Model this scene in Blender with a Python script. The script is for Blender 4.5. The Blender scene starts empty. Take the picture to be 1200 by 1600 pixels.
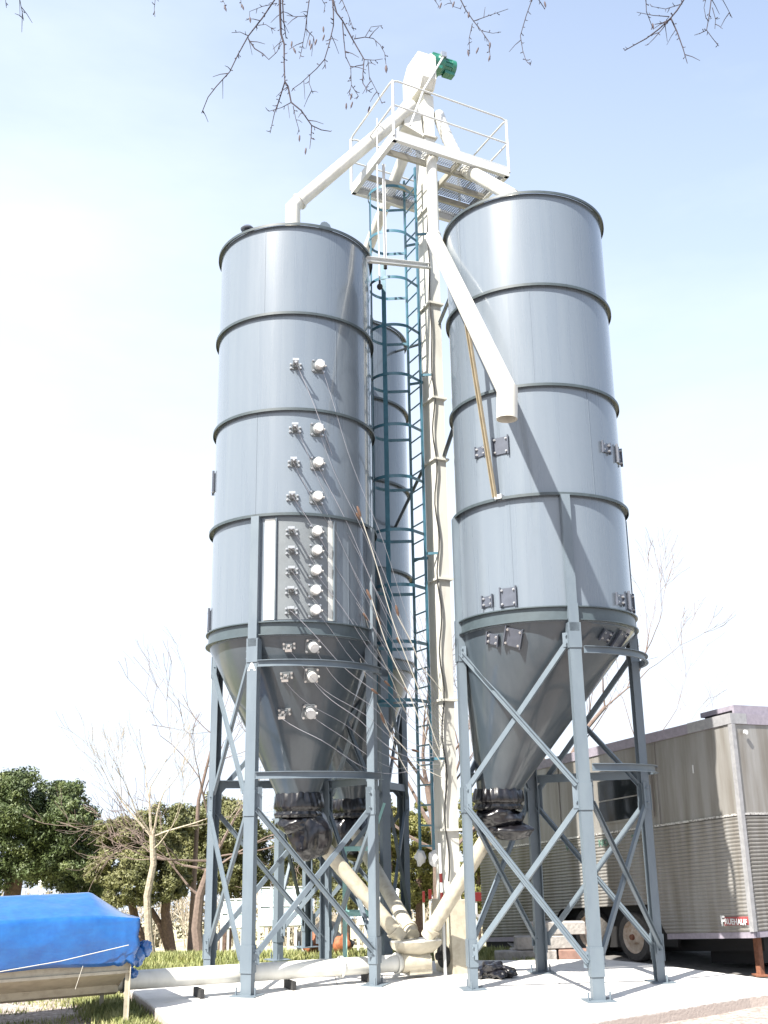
import bpy, math, random
from mathutils import Vector, Matrix, noise
V=Vector; PI=math.pi; R=math.radians
sc=bpy.context.scene; COL=sc.collection
rnd=random.Random(7)

# ------------------------------------------------------------------ camera
F=1638.8; PITCH=0.28872; ROLL=0.0165; EYE=2.0
cam=bpy.data.cameras.new('camera'); camo=bpy.data.objects.new('camera',cam); COL.objects.link(camo)
r0=V((1,0,0)); u0=V((0,-math.sin(PITCH),math.cos(PITCH))); fw=V((0,math.cos(PITCH),math.sin(PITCH)))
rt=r0*math.cos(ROLL)-u0*math.sin(ROLL); up=r0*math.sin(ROLL)+u0*math.cos(ROLL)
camo.matrix_world=Matrix(((rt.x,up.x,-fw.x,0),(rt.y,up.y,-fw.y,0),(rt.z,up.z,-fw.z,EYE),(0,0,0,1)))
cam.sensor_width=36; cam.lens=F/1600*36; cam.clip_start=0.1; cam.clip_end=3000
sc.camera=camo

# ------------------------------------------------------------------ sky, sun, exposure
SAZ=R(38); SEL=R(49)
world=bpy.data.worlds.new("World"); sc.world=world; world.use_nodes=True
nt=world.node_tree; bg=nt.nodes['Background']; bg.inputs[1].default_value=0.105
sky=nt.nodes.new('ShaderNodeTexSky'); sky.sky_type='NISHITA'; sky.sun_disc=False
sky.sun_elevation=SEL; sky.sun_rotation=R(180)+SAZ; sky.air_density=1.0; sky.dust_density=2.2; sky.ozone_density=1.0
tc=nt.nodes.new('ShaderNodeTexCoord'); mp=nt.nodes.new('ShaderNodeMapping'); mp.inputs['Scale'].default_value=(1,1,3.2)
nz=nt.nodes.new('ShaderNodeTexNoise'); nz.inputs['Scale'].default_value=1.3; nz.inputs['Detail'].default_value=7; nz.inputs['Roughness'].default_value=.55
cr=nt.nodes.new('ShaderNodeValToRGB'); cr.color_ramp.elements[0].position=.45; cr.color_ramp.elements[1].position=.85; cr.color_ramp.elements[0].color=(.1,.1,.1,1)
cr.color_ramp.elements[1].color=(.75,.75,.75,1)
mx=nt.nodes.new('ShaderNodeMix'); mx.data_type='RGBA'; mx.inputs[7].default_value=(3.15,3.5,4.0,1)
L=nt.links.new
L(tc.outputs['Generated'],mp.inputs[0]); L(mp.outputs[0],nz.inputs['Vector']); L(nz.outputs[0],cr.inputs[0])
sx=nt.nodes.new('ShaderNodeSeparateXYZ'); L(tc.outputs['Generated'],sx.inputs[0])
hz=nt.nodes.new('ShaderNodeMapRange'); hz.inputs[1].default_value=.08; hz.inputs[2].default_value=.74; hz.inputs[3].default_value=1; hz.inputs[4].default_value=.22; L(sx.outputs[2],hz.inputs[0])
lf=nt.nodes.new('ShaderNodeMath'); lf.operation='MULTIPLY_ADD'; lf.inputs[1].default_value=-.35; L(sx.outputs[0],lf.inputs[0]); L(hz.outputs[0],lf.inputs[2])
ad=nt.nodes.new('ShaderNodeMath'); ad.operation='MULTIPLY_ADD'; ad.inputs[1].default_value=.75; ad.use_clamp=True; L(cr.outputs[0],ad.inputs[0]); L(lf.outputs[0],ad.inputs[2])
L(ad.outputs[0],mx.inputs[0]); L(sky.outputs[0],mx.inputs[6]); L(mx.outputs[2],bg.inputs[0])
sun=bpy.data.lights.new('sun','SUN'); sun.energy=4.8; sun.angle=R(.55); sun.color=(1,.95,.87)
suno=bpy.data.objects.new('sun',sun); COL.objects.link(suno)
S=V((-math.sin(SAZ)*math.cos(SEL),-math.cos(SAZ)*math.cos(SEL),math.sin(SEL)))
suno.rotation_euler=S.to_track_quat('Z','Y').to_euler(); suno.location=(-6,-6,14)
sc.view_settings.view_transform='Standard'; sc.view_settings.look='None'; sc.view_settings.gamma=1
sc.view_settings.exposure=1.68

# ------------------------------------------------------------------ helpers
def ray(x,y):                      # direction of a photo pixel (used only to read real positions)
    uu=(x-600)/F; vv=(800-y)/F
    u=uu*math.cos(ROLL)+vv*math.sin(ROLL); v=-uu*math.sin(ROLL)+vv*math.cos(ROLL)
    return V((u,math.cos(PITCH)-v*math.sin(PITCH),math.sin(PITCH)+v*math.cos(PITCH)))
def at(x,y,Y):
    d=ray(x,y); return d*(Y/d.y)+V((0,0,EYE))
def onz(x,y,z=0.):
    d=ray(x,y); return d*((z-EYE)/d.z)+V((0,0,EYE))
def tag(o,label=None,cat=None,group=None,kind=None):
    if label:o['label']=label
    if cat:o['category']=cat
    if group:o['group']=group
    if kind:o['kind']=kind
    return o
def empty(name,loc,label,cat,group=None):
    o=bpy.data.objects.new(name,None); COL.objects.link(o); o.location=loc; o.empty_display_size=.3
    o['root']=1; del o['root']
    ROOT[o.name]=V(loc); return tag(o,label,cat,group)
ROOT={}
class MB:
    def __init__(s): s.v=[]; s.f=[]
    def add(s,vs,fs):
        n=len(s.v); s.v+=[V(q) for q in vs]; s.f+=[tuple(i+n for i in f) for f in fs]
    def box(s,c,sx,sy,sz,rz=0,M=None):
        c=V(c); M=M or Matrix.Rotation(rz,3,'Z')
        vs=[c+M@V((a*sx/2,b*sy/2,d*sz/2)) for a in(-1,1) for b in(-1,1) for d in(-1,1)]
        s.add(vs,[(0,1,3,2),(4,6,7,5),(0,4,5,1),(2,3,7,6),(0,2,6,4),(1,5,7,3)])
    def beam(s,a,b,w,h,side=None):     # w along side, h along the third axis
        a=V(a);b=V(b);d=(b-a);ln=d.length;d.normalize()
        sd=V(side) if side is not None else (d.cross(V((0,0,1))) if abs(d.z)<.99 else V((1,0,0)))
        sd=(sd-d*sd.dot(d)).normalized(); t=d.cross(sd)
        M=Matrix((d,sd,t)).transposed()
        s.box((a+b)/2,ln,w,h,M=M)
    def angle(s,a,b,w,nrm,t=.008):     # rolled steel angle, web facing nrm, second leg sticking out along nrm
        a=V(a);b=V(b);d=(b-a).normalized();nrm=V(nrm);nrm=(nrm-d*nrm.dot(d)).normalized();sd=d.cross(nrm)
        if sd.z>0: sd=-sd
        s.beam(a,b,w,t,sd)
        for k in (1,-1):
            o=sd*k*(w/2-t*.6)+nrm*(w*.25+t*.5+.001)
            s.beam(a+o,b+o,t*1.2,w*.5,sd)
    def tube(s,pts,r,n=10,cap=True):
        pts=[V(p) for p in pts]; m=len(pts)
        rs=r if isinstance(r,(list,tuple)) else [r]*m
        T=[]
        for i in range(m):
            a=pts[max(i-1,0)];b=pts[min(i+1,m-1)]; d=(b-a); T.append(d.normalized() if d.length>1e-9 else V((0,0,1)))
        u=T[0].orthogonal().normalized(); vs=[]
        for i in range(m):
            u=(u-T[i]*u.dot(T[i])).normalized(); w=T[i].cross(u)
            k=1.
            for j in range(n):
                a=2*PI*j/n; vs.append(pts[i]+(u*math.cos(a)+w*math.sin(a))*rs[i]*k)
        fs=[(i*n+j,i*n+(j+1)%n,(i+1)*n+(j+1)%n,(i+1)*n+j) for i in range(m-1) for j in range(n)]
        if cap: fs+= [tuple(range(n-1,-1,-1)),tuple(range((m-1)*n,m*n))]
        s.add(vs,fs)
    def lathe(s,c,prof,n=96,a0=0,a1=2*PI,close=False):   # prof: list of (r,z)
        full=abs(a1-a0-2*PI)<1e-6; k=n if full else n+1; vs=[];m=len(prof)
        for j in range(k):
            a=a0+(a1-a0)*j/n
            for r,z in prof: vs.append(V((c[0]+r*math.cos(a),c[1]+r*math.sin(a),z)))
        fs=[]
        for j in range(n):
            j2=(j+1)%k if full else j+1
            for i in range(m if close else m-1):
                i2=(i+1)%m
                fs.append((j*m+i,j2*m+i,j2*m+i2,j*m+i2))
        if close and not full: fs+=[tuple(range(m)),tuple(range((k-1)*m+m-1,(k-1)*m-1,-1))]
        s.add(vs,fs)
    def prism(s,poly,o,ux,uy,th):      # polygon (u,v) in plane o,ux,uy extruded by th
        o=V(o);ux=V(ux);uy=V(uy);th=V(th);n=len(poly)
        vs=[o+ux*a+uy*b for a,b in poly]; vs+=[q+th for q in vs]
        s.add(vs,[tuple(range(n)),tuple(range(2*n-1,n-1,-1))]+[(i,i+n,(i+1)%n+n,(i+1)%n) for i in range(n)])
    def disc(s,c,axis,r,th,n=24):
        c=V(c);ax=V(axis).normalized(); s.tube([c,c+ax*th],r,n)
    def build(s,name,mat,parent=None,smooth=False,loc=None,ang=35):
        if parent is not None:
            q=parent
            while q.parent: q=q.parent
            base=ROOT.get(q.name) or q.location
            base=V(base)
        else: base=V(loc) if loc is not None else V((0,0,0))
        me=bpy.data.meshes.new(name); me.from_pydata([tuple(q-base) for q in s.v],[],s.f)
        me.validate(); me.update()
        import bmesh
        bm=bmesh.new(); bm.from_mesh(me); bmesh.ops.recalc_face_normals(bm,faces=bm.faces); bm.to_mesh(me); bm.free()
        if smooth:
            me.shade_smooth()
            if ang<180: me.set_sharp_from_angle(angle=R(ang))
        me.materials.append(mat)
        o=bpy.data.objects.new(name,me); COL.objects.link(o)
        if parent is not None: o.parent=parent
        else:
            o.location=base; ROOT[o.name]=base
        return o

def mat(name,col,rough=.5,metal=0,coat=0,coatr=.05,var=0,vscale=(3,3,3),nscale=3,col2=None,bump=0,bscale=20,bstretch=None,spec=.5,pos=(.35,.7),rvar=0):
    m=bpy.data.materials.new(name); m.use_nodes=True; t=m.node_tree; b=t.nodes['Principled BSDF']
    b.inputs['Base Color'].default_value=(*col,1); b.inputs['Roughness'].default_value=rough; b.inputs['Metallic'].default_value=metal
    b.inputs['Coat Weight'].default_value=coat; b.inputs['Coat Roughness'].default_value=coatr; b.inputs['Specular IOR Level'].default_value=spec
    tc=t.nodes.new('ShaderNodeTexCoord')
    if col2 or var:
        c2=col2 or tuple(max(0,c*(1-var)) for c in col)
        mp=t.nodes.new('ShaderNodeMapping'); mp.inputs['Scale'].default_value=vscale
        nz=t.nodes.new('ShaderNodeTexNoise'); nz.inputs['Scale'].default_value=nscale; nz.inputs['Detail'].default_value=6; nz.inputs['Roughness'].default_value=.6
        rp=t.nodes.new('ShaderNodeValToRGB'); rp.color_ramp.elements[0].position=pos[0]; rp.color_ramp.elements[1].position=pos[1]
        rp.color_ramp.elements[0].color=(*col,1); rp.color_ramp.elements[1].color=(*c2,1)
        t.links.new(tc.outputs['Object'],mp.inputs[0]); t.links.new(mp.outputs[0],nz.inputs['Vector'])
        t.links.new(nz.outputs[0],rp.inputs[0]); t.links.new(rp.outputs[0],b.inputs['Base Color'])
        if rvar:
            mr=t.nodes.new('ShaderNodeMapRange'); mr.inputs[1].default_value=.3; mr.inputs[2].default_value=.7; mr.inputs[3].default_value=rough-rvar*.5; mr.inputs[4].default_value=rough+rvar
            t.links.new(nz.outputs[0],mr.inputs[0]); t.links.new(mr.outputs[0],b.inputs['Roughness'])
    if bump:
        mp2=t.nodes.new('ShaderNodeMapping'); mp2.inputs['Scale'].default_value=bstretch or (1,1,1)
        n2=t.nodes.new('ShaderNodeTexNoise'); n2.inputs['Scale'].default_value=bscale; n2.inputs['Detail'].default_value=3
        bp=t.nodes.new('ShaderNodeBump'); bp.inputs['Strength'].default_value=bump; bp.inputs['Distance'].default_value=.05
        t.links.new(tc.outputs['Object'],mp2.inputs[0]); t.links.new(mp2.outputs[0],n2.inputs['Vector'])
        t.links.new(n2.outputs[0],bp.inputs['Height']); t.links.new(bp.outputs[0],b.inputs['Normal'])
        if coat: t.links.new(bp.outputs[0],b.inputs['Coat Normal'])
    return m
M={}
M['silo']=mat('silo_paint',(.118,.143,.172),.27,0,.8,.07,nscale=1.3,vscale=(4,4,.2),col2=(.135,.16,.187),bump=.05,bscale=1.4,bstretch=(1,1,.6),pos=(.42,.72),spec=.7,rvar=.03)
M['cone']=mat('shaded_cone_paint',(.036,.050,.063),.4,0,.6,.09,nscale=2.2,vscale=(3,3,.3),col2=(.05,.064,.077),bump=.03,bscale=1.5)  # much darker than the shell: shade below the silo put into the colour
M['leg']=mat('leg_paint',(.095,.122,.148),.5,0,.15,.3,nscale=3,vscale=(2,2,.6),col2=(.118,.148,.172))
M['ring']=mat('shaded_ring_paint',(.045,.062,.07),.5,0,.2,.3,var=.3)  # dark tone carries the shade on the hoop undersides
M['ring2']=mat('base_ring_paint',(.055,.075,.085),.45,0,.3,.2,var=.2)
M['darkplate']=mat('dark_plate_paint',(.075,.085,.11),.4,0,.3,.15,var=.25)
M['cream']=mat('cream_paint',(.55,.545,.50),.45,0,.15,.25,nscale=2.5,col2=(.42,.41,.365),vscale=(2,2,.5),pos=(.45,.8))
M['white']=mat('white_paint',(.52,.53,.53),.45,0,.1,.2,var=.12)
M['teal']=mat('teal_paint',(.04,.13,.18),.45,0,.3,.2,var=.3)
M['green']=mat('green_motor_paint',(.015,.16,.1),.35,0,.5,.1,var=.3)
M['frame_green']=mat('pale_green_paint',(.22,.42,.40),.45,0,.2,.2,var=.2)
M['steel']=mat('bright_steel',(.62,.62,.62),.3,.85,var=.25,nscale=8)
M['cap']=mat('pale_cap_plastic',(.5,.5,.49),.35,0,.3,.1,var=.15,nscale=10)
M['galv']=mat('galvanised_strip',(.66,.65,.6),.4,.35,var=.2,nscale=4)
M['plate']=mat('grey_plate',(.14,.155,.165),.4,.1,.3,.2,var=.12,nscale=3)
M['plastic']=mat('black_plastic_film',(.006,.0055,.0075),.28,0,.4,.12,bump=.12,bscale=5)
M['rubber']=mat('dark_rubber',(.03,.03,.03),.8,var=.4,nscale=10)
M['black']=mat('gap_and_chassis_black',(.012,.012,.013),.7)  # dark chassis colour, also painted-in darkness for gaps
M['concrete']=mat('pale_concrete',(.58,.565,.54),.85,nscale=1.6,col2=(.42,.40,.37),bump=.15,bscale=30,pos=(.5,.8))
M['kerb']=mat('grey_kerb_stone',(.34,.32,.30),.9,var=.35,nscale=4,bump=.2,bscale=25)
M['brick']=mat('brown_block',(.25,.15,.12),.9,var=.3,nscale=5)
M['cable']=mat('grey_cable',(.3,.3,.33),.5)
M['grating']=mat('grating_steel',(.28,.30,.33),.5,.5,var=.2)
M['beige']=mat('worn_shaded_beige_paint',(.42,.385,.30),.5,nscale=3,col2=(.28,.245,.185),pos=(.45,.8))  # worn tan tone; on the feed tubes the silos' shade is in the colour
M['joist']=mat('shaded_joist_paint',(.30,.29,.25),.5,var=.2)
M['strut']=mat('shaded_beige_strut_paint',(.26,.22,.15),.5,var=.2)  # beige darkened, the strut's shade is put into the colour
M['belt']=mat('riveted_belt',(.55,.54,.52),.4,.4,nscale=14,col2=(.12,.10,.09),pos=(.48,.6))
M['copper']=mat('brown_connector',(.16,.095,.065),.45,var=.4,nscale=20)
M['rust']=mat('rusty_steel',(.22,.09,.05),.8,var=.4,nscale=8)
M['red']=mat('red_paint',(.09,.008,.008),.4)
M['orange']=mat('orange_sack',(.3,.1,.04),.7,var=.5,nscale=6)
M['glass']=mat('dark_glass',(.012,.014,.014),.06,0,.0,spec=.45)
M['paneglass']=mat('pale_glazing',(.45,.56,.58),.12,0,.4,.05,var=.25,nscale=2)
M['rope']=mat('pale_rope',(.5,.48,.42),.8)
M['bark_pale']=mat('pale_bark',(.36,.31,.24),.8,var=.4,nscale=6,bump=.3,bscale=30)
M['bark_pink']=mat('pinkish_twig_bark',(.17,.125,.105),.85,var=.4,nscale=6)
M['bark_dark']=mat('dark_twig_bark',(.03,.02,.028),.85,var=.4,nscale=15)
M['bark_pine']=mat('pine_bark',(.13,.085,.065),.9,var=.5,nscale=5,bump=.5,bscale=18)
M['lamp']=mat('lamp_white',(.7,.7,.66),.5)

# tarpaulin with fine woven creases
M['tarp']=mat('blue_tarpaulin',(.006,.07,.25),.30,0,.8,.2,nscale=3,col2=(.009,.095,.29),bump=.3,bscale=2.5,bstretch=(1,1,2))
# galvanised weathered trailer skin
M['trailer']=mat('weathered_aluminium_skin',(.27,.265,.255),.42,.3,nscale=1.6,vscale=(2.5,2.5,.25),col2=(.17,.155,.135),bump=.06,bscale=4,pos=(.38,.66))
M['trim']=mat('trailer_trim',(.33,.33,.34),.4,.3,var=.25,nscale=4)
M['roofcap']=mat('trailer_roof_cap',(.27,.245,.29),.5,.1,var=.25,nscale=5)

def ramp(t,elems):
    r=t.nodes.new('ShaderNodeValToRGB'); e=r.color_ramp.elements
    while len(e)<len(elems): e.new(.5)
    for i,(p,c) in enumerate(elems): e[i].position=p; e[i].color=(*c,1)
    return r
def leafmat(name,c1,c2,c3,sc_=1.2):
    m=bpy.data.materials.new(name); m.use_nodes=True; t=m.node_tree; b=t.nodes['Principled BSDF']; b.inputs['Roughness'].default_value=.6
    tc=t.nodes.new('ShaderNodeTexCoord'); n=t.nodes.new('ShaderNodeTexNoise'); n.inputs['Scale'].default_value=sc_; n.inputs['Detail'].default_value=5; n.inputs['Roughness'].default_value=.7
    r=ramp(t,[(.33,c1),(.5,c2),(.68,c3)])
    t.links.new(tc.outputs['Object'],n.inputs['Vector']); t.links.new(n.outputs[0],r.inputs[0]); t.links.new(r.outputs[0],b.inputs['Base Color'])
    return m
M['leaf_dark']=leafmat('pine_needles',(.022,.036,.011),(.055,.08,.022),(.11,.13,.04))
M['leaf_olive']=leafmat('olive_needles',(.05,.058,.018),(.10,.105,.035),(.16,.155,.06))
M['leaf_yellow']=leafmat('yellow_green_leaves',(.06,.068,.012),(.12,.12,.026),(.19,.175,.05))
M['leaf_wood']=leafmat('distant_wood_leaves',(.10,.085,.06),(.15,.13,.085),(.20,.18,.11),.15)
M['grass']=leafmat('grass_blades',(.09,.11,.03),(.19,.21,.07),(.36,.34,.16),3)

# ground: gravel, dry soil and grass by place
def groundmat():
    m=bpy.data.materials.new('ground_soil_and_grass'); m.use_nodes=True; t=m.node_tree; b=t.nodes['Principled BSDF']; b.inputs['Roughness'].default_value=.95
    tc=t.nodes.new('ShaderNodeTexCoord'); sep=t.nodes.new('ShaderNodeSeparateXYZ'); t.links.new(tc.outputs['Object'],sep.inputs[0])
    n1=t.nodes.new('ShaderNodeTexNoise'); n1.inputs['Scale'].default_value=18; n1.inputs['Detail'].default_value=8
    n2=t.nodes.new('ShaderNodeTexNoise'); n2.inputs['Scale'].default_value=.7; n2.inputs['Detail'].default_value=6
    n3=t.nodes.new('ShaderNodeTexNoise'); n3.inputs['Scale'].default_value=60; n3.inputs['Detail'].default_value=4
    for n in (n1,n2,n3): t.links.new(tc.outputs['Object'],n.inputs['Vector'])
    grav=ramp(t,[(.3,(.17,.14,.125)),(.5,(.29,.245,.22)),(.7,(.42,.37,.34))]); t.links.new(n1.outputs[0],grav.inputs[0])
    gras=ramp(t,[(.35,(.12,.15,.035)),(.55,(.24,.25,.08)),(.72,(.42,.38,.20))]); t.links.new(n1.outputs[0],gras.inputs[0])
    far=ramp(t,[(.35,(.20,.24,.09)),(.5,(.40,.36,.24)),(.65,(.52,.45,.36))]); t.links.new(n2.outputs[0],far.inputs[0])
    mr=t.nodes.new('ShaderNodeMapRange'); mr.inputs[1].default_value=15.5; mr.inputs[2].default_value=17.5; t.links.new(sep.outputs[1],mr.inputs[0])
    ad=t.nodes.new('ShaderNodeMath'); ad.operation='ADD'; sb=t.nodes.new('ShaderNodeMapRange'); sb.inputs[1].default_value=.6; sb.inputs[2].default_value=.7
    t.links.new(n2.outputs[0],sb.inputs[0]); t.links.new(mr.outputs[0],ad.inputs[0]); t.links.new(sb.outputs[0],ad.inputs[1]); ad.use_clamp=True
    a=t.nodes.new('ShaderNodeMix'); a.data_type='RGBA'; t.links.new(ad.outputs[0],a.inputs[0]); t.links.new(grav.outputs[0],a.inputs[6]); t.links.new(gras.outputs[0],a.inputs[7])
    mf=t.nodes.new('ShaderNodeMapRange'); mf.inputs[1].default_value=24; mf.inputs[2].default_value=30; t.links.new(sep.outputs[1],mf.inputs[0])
    c=t.nodes.new('ShaderNodeMix'); c.data_type='RGBA'; t.links.new(mf.outputs[0],c.inputs[0]); t.links.new(a.outputs[2],c.inputs[6]); t.links.new(far.outputs[0],c.inputs[7])
    t.links.new(c.outputs[2],b.inputs['Base Color'])
    bp=t.nodes.new('ShaderNodeBump'); bp.inputs['Strength'].default_value=.6; bp.inputs['Distance'].default_value=.03
    t.links.new(n3.outputs[0],bp.inputs['Height']); t.links.new(bp.outputs[0],b.inputs['Normal'])
    return m
M['ground']=groundmat()
M['asphalt']=mat('worn_asphalt',(.17,.165,.16),.9,nscale=2,col2=(.11,.105,.10),bump=.3,bscale=60)

# ------------------------------------------------------------------ ground, slab, yard
def gz(x,y):
    z=-.14
    if y<10.5: z+=(10.5-y)*.03
    if y>19: z-=.1*(min(y,95)-19)
    if y>95: z-=.075*(y-95)
    return z+ .02*noise.noise(V((x*.8,y*.8,0)))*(1 if y<30 else 6)
b=MB(); xs=[-400,-200,-100,-60,-40]+[-30+i*.75 for i in range(81)]+[40,60,100,200,400]; ys=[-40,-15,-5,0]+[3+i*.5 for i in range(60)]+[34,38,43,50,60,75,95,110,150,250,420]
g=[(x,y,gz(x,y)) for y in ys for x in xs]; nx=len(xs)
b.add(g,[(j*nx+i,j*nx+i+1,(j+1)*nx+i+1,(j+1)*nx+i) for j in range(len(ys)-1) for i in range(nx-1)])
tag(b.build('ground',M['ground'],smooth=True,ang=180),kind='structure')
SLAB=[(-3.75,16.6),(-3.62,15.3),(-2.95,13.75),(-2.33,12.2),(-2.0,11.25),(.9,11.15),(1.95,11.88),(4.2,13.45),(5.3,14.0),(4.55,15.2),(3.75,16.35),(3.2,17.0),(.5,17.15),(-1.5,17.15)]
b=MB(); b.prism(SLAB,(0,0,-.3),(1,0,0),(0,1,0),(0,0,.3)); 

def slabmat():
    m=M['concrete']; t=m.node_tree; bs=t.nodes['Principled BSDF']; l=bs.inputs['Base Color'].links[0]; src=l.from_socket
    tc=t.nodes.new('ShaderNodeTexCoord'); sp=t.nodes.new('ShaderNodeSeparateXYZ'); n=t.nodes.new('ShaderNodeTexNoise'); n.inputs['Scale'].default_value=9; n.inputs['Detail'].default_value=6
    t.links.new(tc.outputs['Object'],sp.inputs[0]); t.links.new(tc.outputs['Object'],n.inputs['Vector'])
    ma=t.nodes.new('ShaderNodeMath'); ma.operation='MULTIPLY_ADD'; ma.inputs[1].default_value=-14; t.links.new(sp.outputs[2],ma.inputs[0]); t.links.new(n.outputs[0],ma.inputs[2])
    mr=t.nodes.new('ShaderNodeMapRange'); mr.inputs[1].default_value=.75; mr.inputs[2].default_value=1.0; t.links.new(ma.outputs[0],mr.inputs[0])
    mx=t.nodes.new('ShaderNodeMix'); mx.data_type='RGBA'; t.links.new(mr.outputs[0],mx.inputs[0]); t.links.new(src,mx.inputs[6]); mx.inputs[7].default_value=(.36,.31,.28,1); t.links.new(mx.outputs[2],bs.inputs['Base Color'])
slabmat()
sl=b.build('concrete_slab',M['concrete']); tag(sl,kind='structure')
bv=sl.modifiers.new('bevel','BEVEL'); bv.width=.02; bv.segments=2
b=MB()
for a_,c_ in (((-2.6,13.2),(4.4,14.9)),((-.4,11.3),(-.9,17.0)),((2.2,12.2),(2.1,16.9))): b.beam((a_[0],a_[1],.0015),(c_[0],c_[1],.0015),.012,.003,(0,1,0) if abs(a_[0]-c_[0])>2 else (1,0,0))
tag(b.build('slab_joints',M['kerb']),kind='structure')
b=MB(); b.prism([(5.6,13.3),(12,11),(14,22),(2,27),(2.2,17.2),(3.1,17.1),(3.85,16.5),(4.65,15.3)],(0,0,-.136),(1,0,0),(0,1,0),(0,0,.012))
tag(b.build('asphalt_yard',M['asphalt']),kind='structure')

# ------------------------------------------------------------------ silos
RS=1.19
ZR=[10.70,9.22,7.70,6.135]
def surf(cx,cy,az,z,tip=None,r=RS):
    az=R(az)
    if tip is None or z>4.42:
        return V((cx+r*math.cos(az),cy+r*math.sin(az),z)),V((math.cos(az),math.sin(az),0)),V((0,0,1))
    def P(a,zz):
        k=(4.42-zz)/(4.42-2.36); rr=RS+(.28-RS)*k
        return V((cx+(tip[0]-cx)*k+rr*math.cos(a),cy+(tip[1]-cy)*k+rr*math.sin(a),zz))
    p=P(az,z); tu=(P(az,z+.01)-p).normalized(); ta=(P(az+.01,z)-p).normalized(); n=ta.cross(tu).normalized()
    if n.dot(V((math.cos(az),math.sin(az),0)))<0:n=-n
    return p,n,tu
def frame_at(p,n,upv):             # local x = right, y = up along the skin, z = outwards
    upv=(upv-n*upv.dot(n)).normalized(); x=upv.cross(n)
    m=Matrix((x,upv,n)).transposed().to_4x4(); m.translation=p; return m
def mesh_of(b,name,m,smooth=False):
    o=b.build(name,m,smooth=smooth); me=o.data; bpy.data.objects.remove(o); return me
# shared meshes of the fittings, in local frames
b=MB(); b.tube([(0,0,0),(0,0,.014)],.017,6); b.tube([(0,0,.014),(0,0,.03)],.01,6); ME_BOLT=mesh_of(b,'bolt',M['steel'])
b=MB(); b.prism([(-.1,-.075),(-.075,-.1),(.075,-.1),(.1,-.075),(.1,.075),(.075,.1),(-.075,.1),(-.1,.075)],(0,0,-.01),(1,0,0),(0,1,0),(0,0,.026)); b.tube([(0,0,.016),(0,0,.05)],.082,28); ME_FLANGE=mesh_of(b,'flange',M['plate'],True)
b=MB(); b.lathe((0,0),[(0,.135),(.058,.133),(.066,.124),(.066,.05),(.078,.048),(.078,.03)],28); b.tube([(.066,.0,.07),(.1,-.004,.066)],.016,8); ME_CAP=mesh_of(b,'cap',M['cap'],True)
b=MB(); b.prism([(-.085,-.045),(.085,-.045),(.085,.045),(-.085,.045)],(0,0,-.01),(1,0,0),(0,1,0),(0,0,.024)); b.box((-.0,0,.04),.07,.05,.055); ME_SFL=mesh_of(b,'flange',M['plate'])
b=MB()
for sx in(-.028,.028): b.tube([(sx,0,.03),(sx,0,.25)],.013,8)
b.box((0,0,.252),.09,.034,.02); b.tube([(0,.02,.06),(0,.03,.12)],.02,8); ME_PROBE=mesh_of(b,'probe',M['steel'])
def place(me,name,parent,mw,root):
    o=bpy.data.objects.new(name,me); COL.objects.link(o); o.parent=parent
    base=ROOT[root.name]
    if parent is root:
        o.matrix_local=Matrix.Translation(-base)@mw
    else: o.matrix_local=mw            # already local to the parent part
    return o
def round_port(root,cx,cy,az,z,tip=None):
    p,n,u=surf(cx,cy,az,z,tip); o=place(ME_FLANGE,'sensor_port',root,frame_at(p,n,u),root)
    place(ME_CAP,'port_cap',o,Matrix.Identity(4),root)
    for sx in(-1,1):
        for sy in(-1,1): place(ME_BOLT,'bolt',o,Matrix.Translation((sx*.08,sy*.08,.016)),root)
def probe_port(root,cx,cy,az,z,tip=None):
    p,n,u=surf(cx,cy,az,z,tip); o=place(ME_SFL,'probe_mount',root,frame_at(p,n,u),root)
    place(ME_PROBE,'probe',o,Matrix.Identity(4),root)
    for sx in(-1,1):
        for sy in(-1,1): place(ME_BOLT,'bolt',o,Matrix.Translation((sx*.07,sy*.031,.014)),root)
def hatch(root,cx,cy,az,z,w,h,tip=None):
    p,n,u=surf(cx,cy,az,z,tip); b=MB(); b.box((0,0,.012),w,h,.012); b.box((0,0,0),w*.9,h*.85,.02)
    for s_ in(-1,1): b.box((s_*(w/2-.008),0,.024),.016,h+.03,.034)
    me=mesh_of(b,'inspection_plate',M['darkplate']); o=place(me,'inspection_plate',root,frame_at(p,n,u),root)
    for sx in(-1,1):
        for sy in(-1,1): place(ME_BOLT,'bolt',o,Matrix.Translation((sx*(w/2-.035),sy*(h/2-.03),.018)),root)

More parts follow.
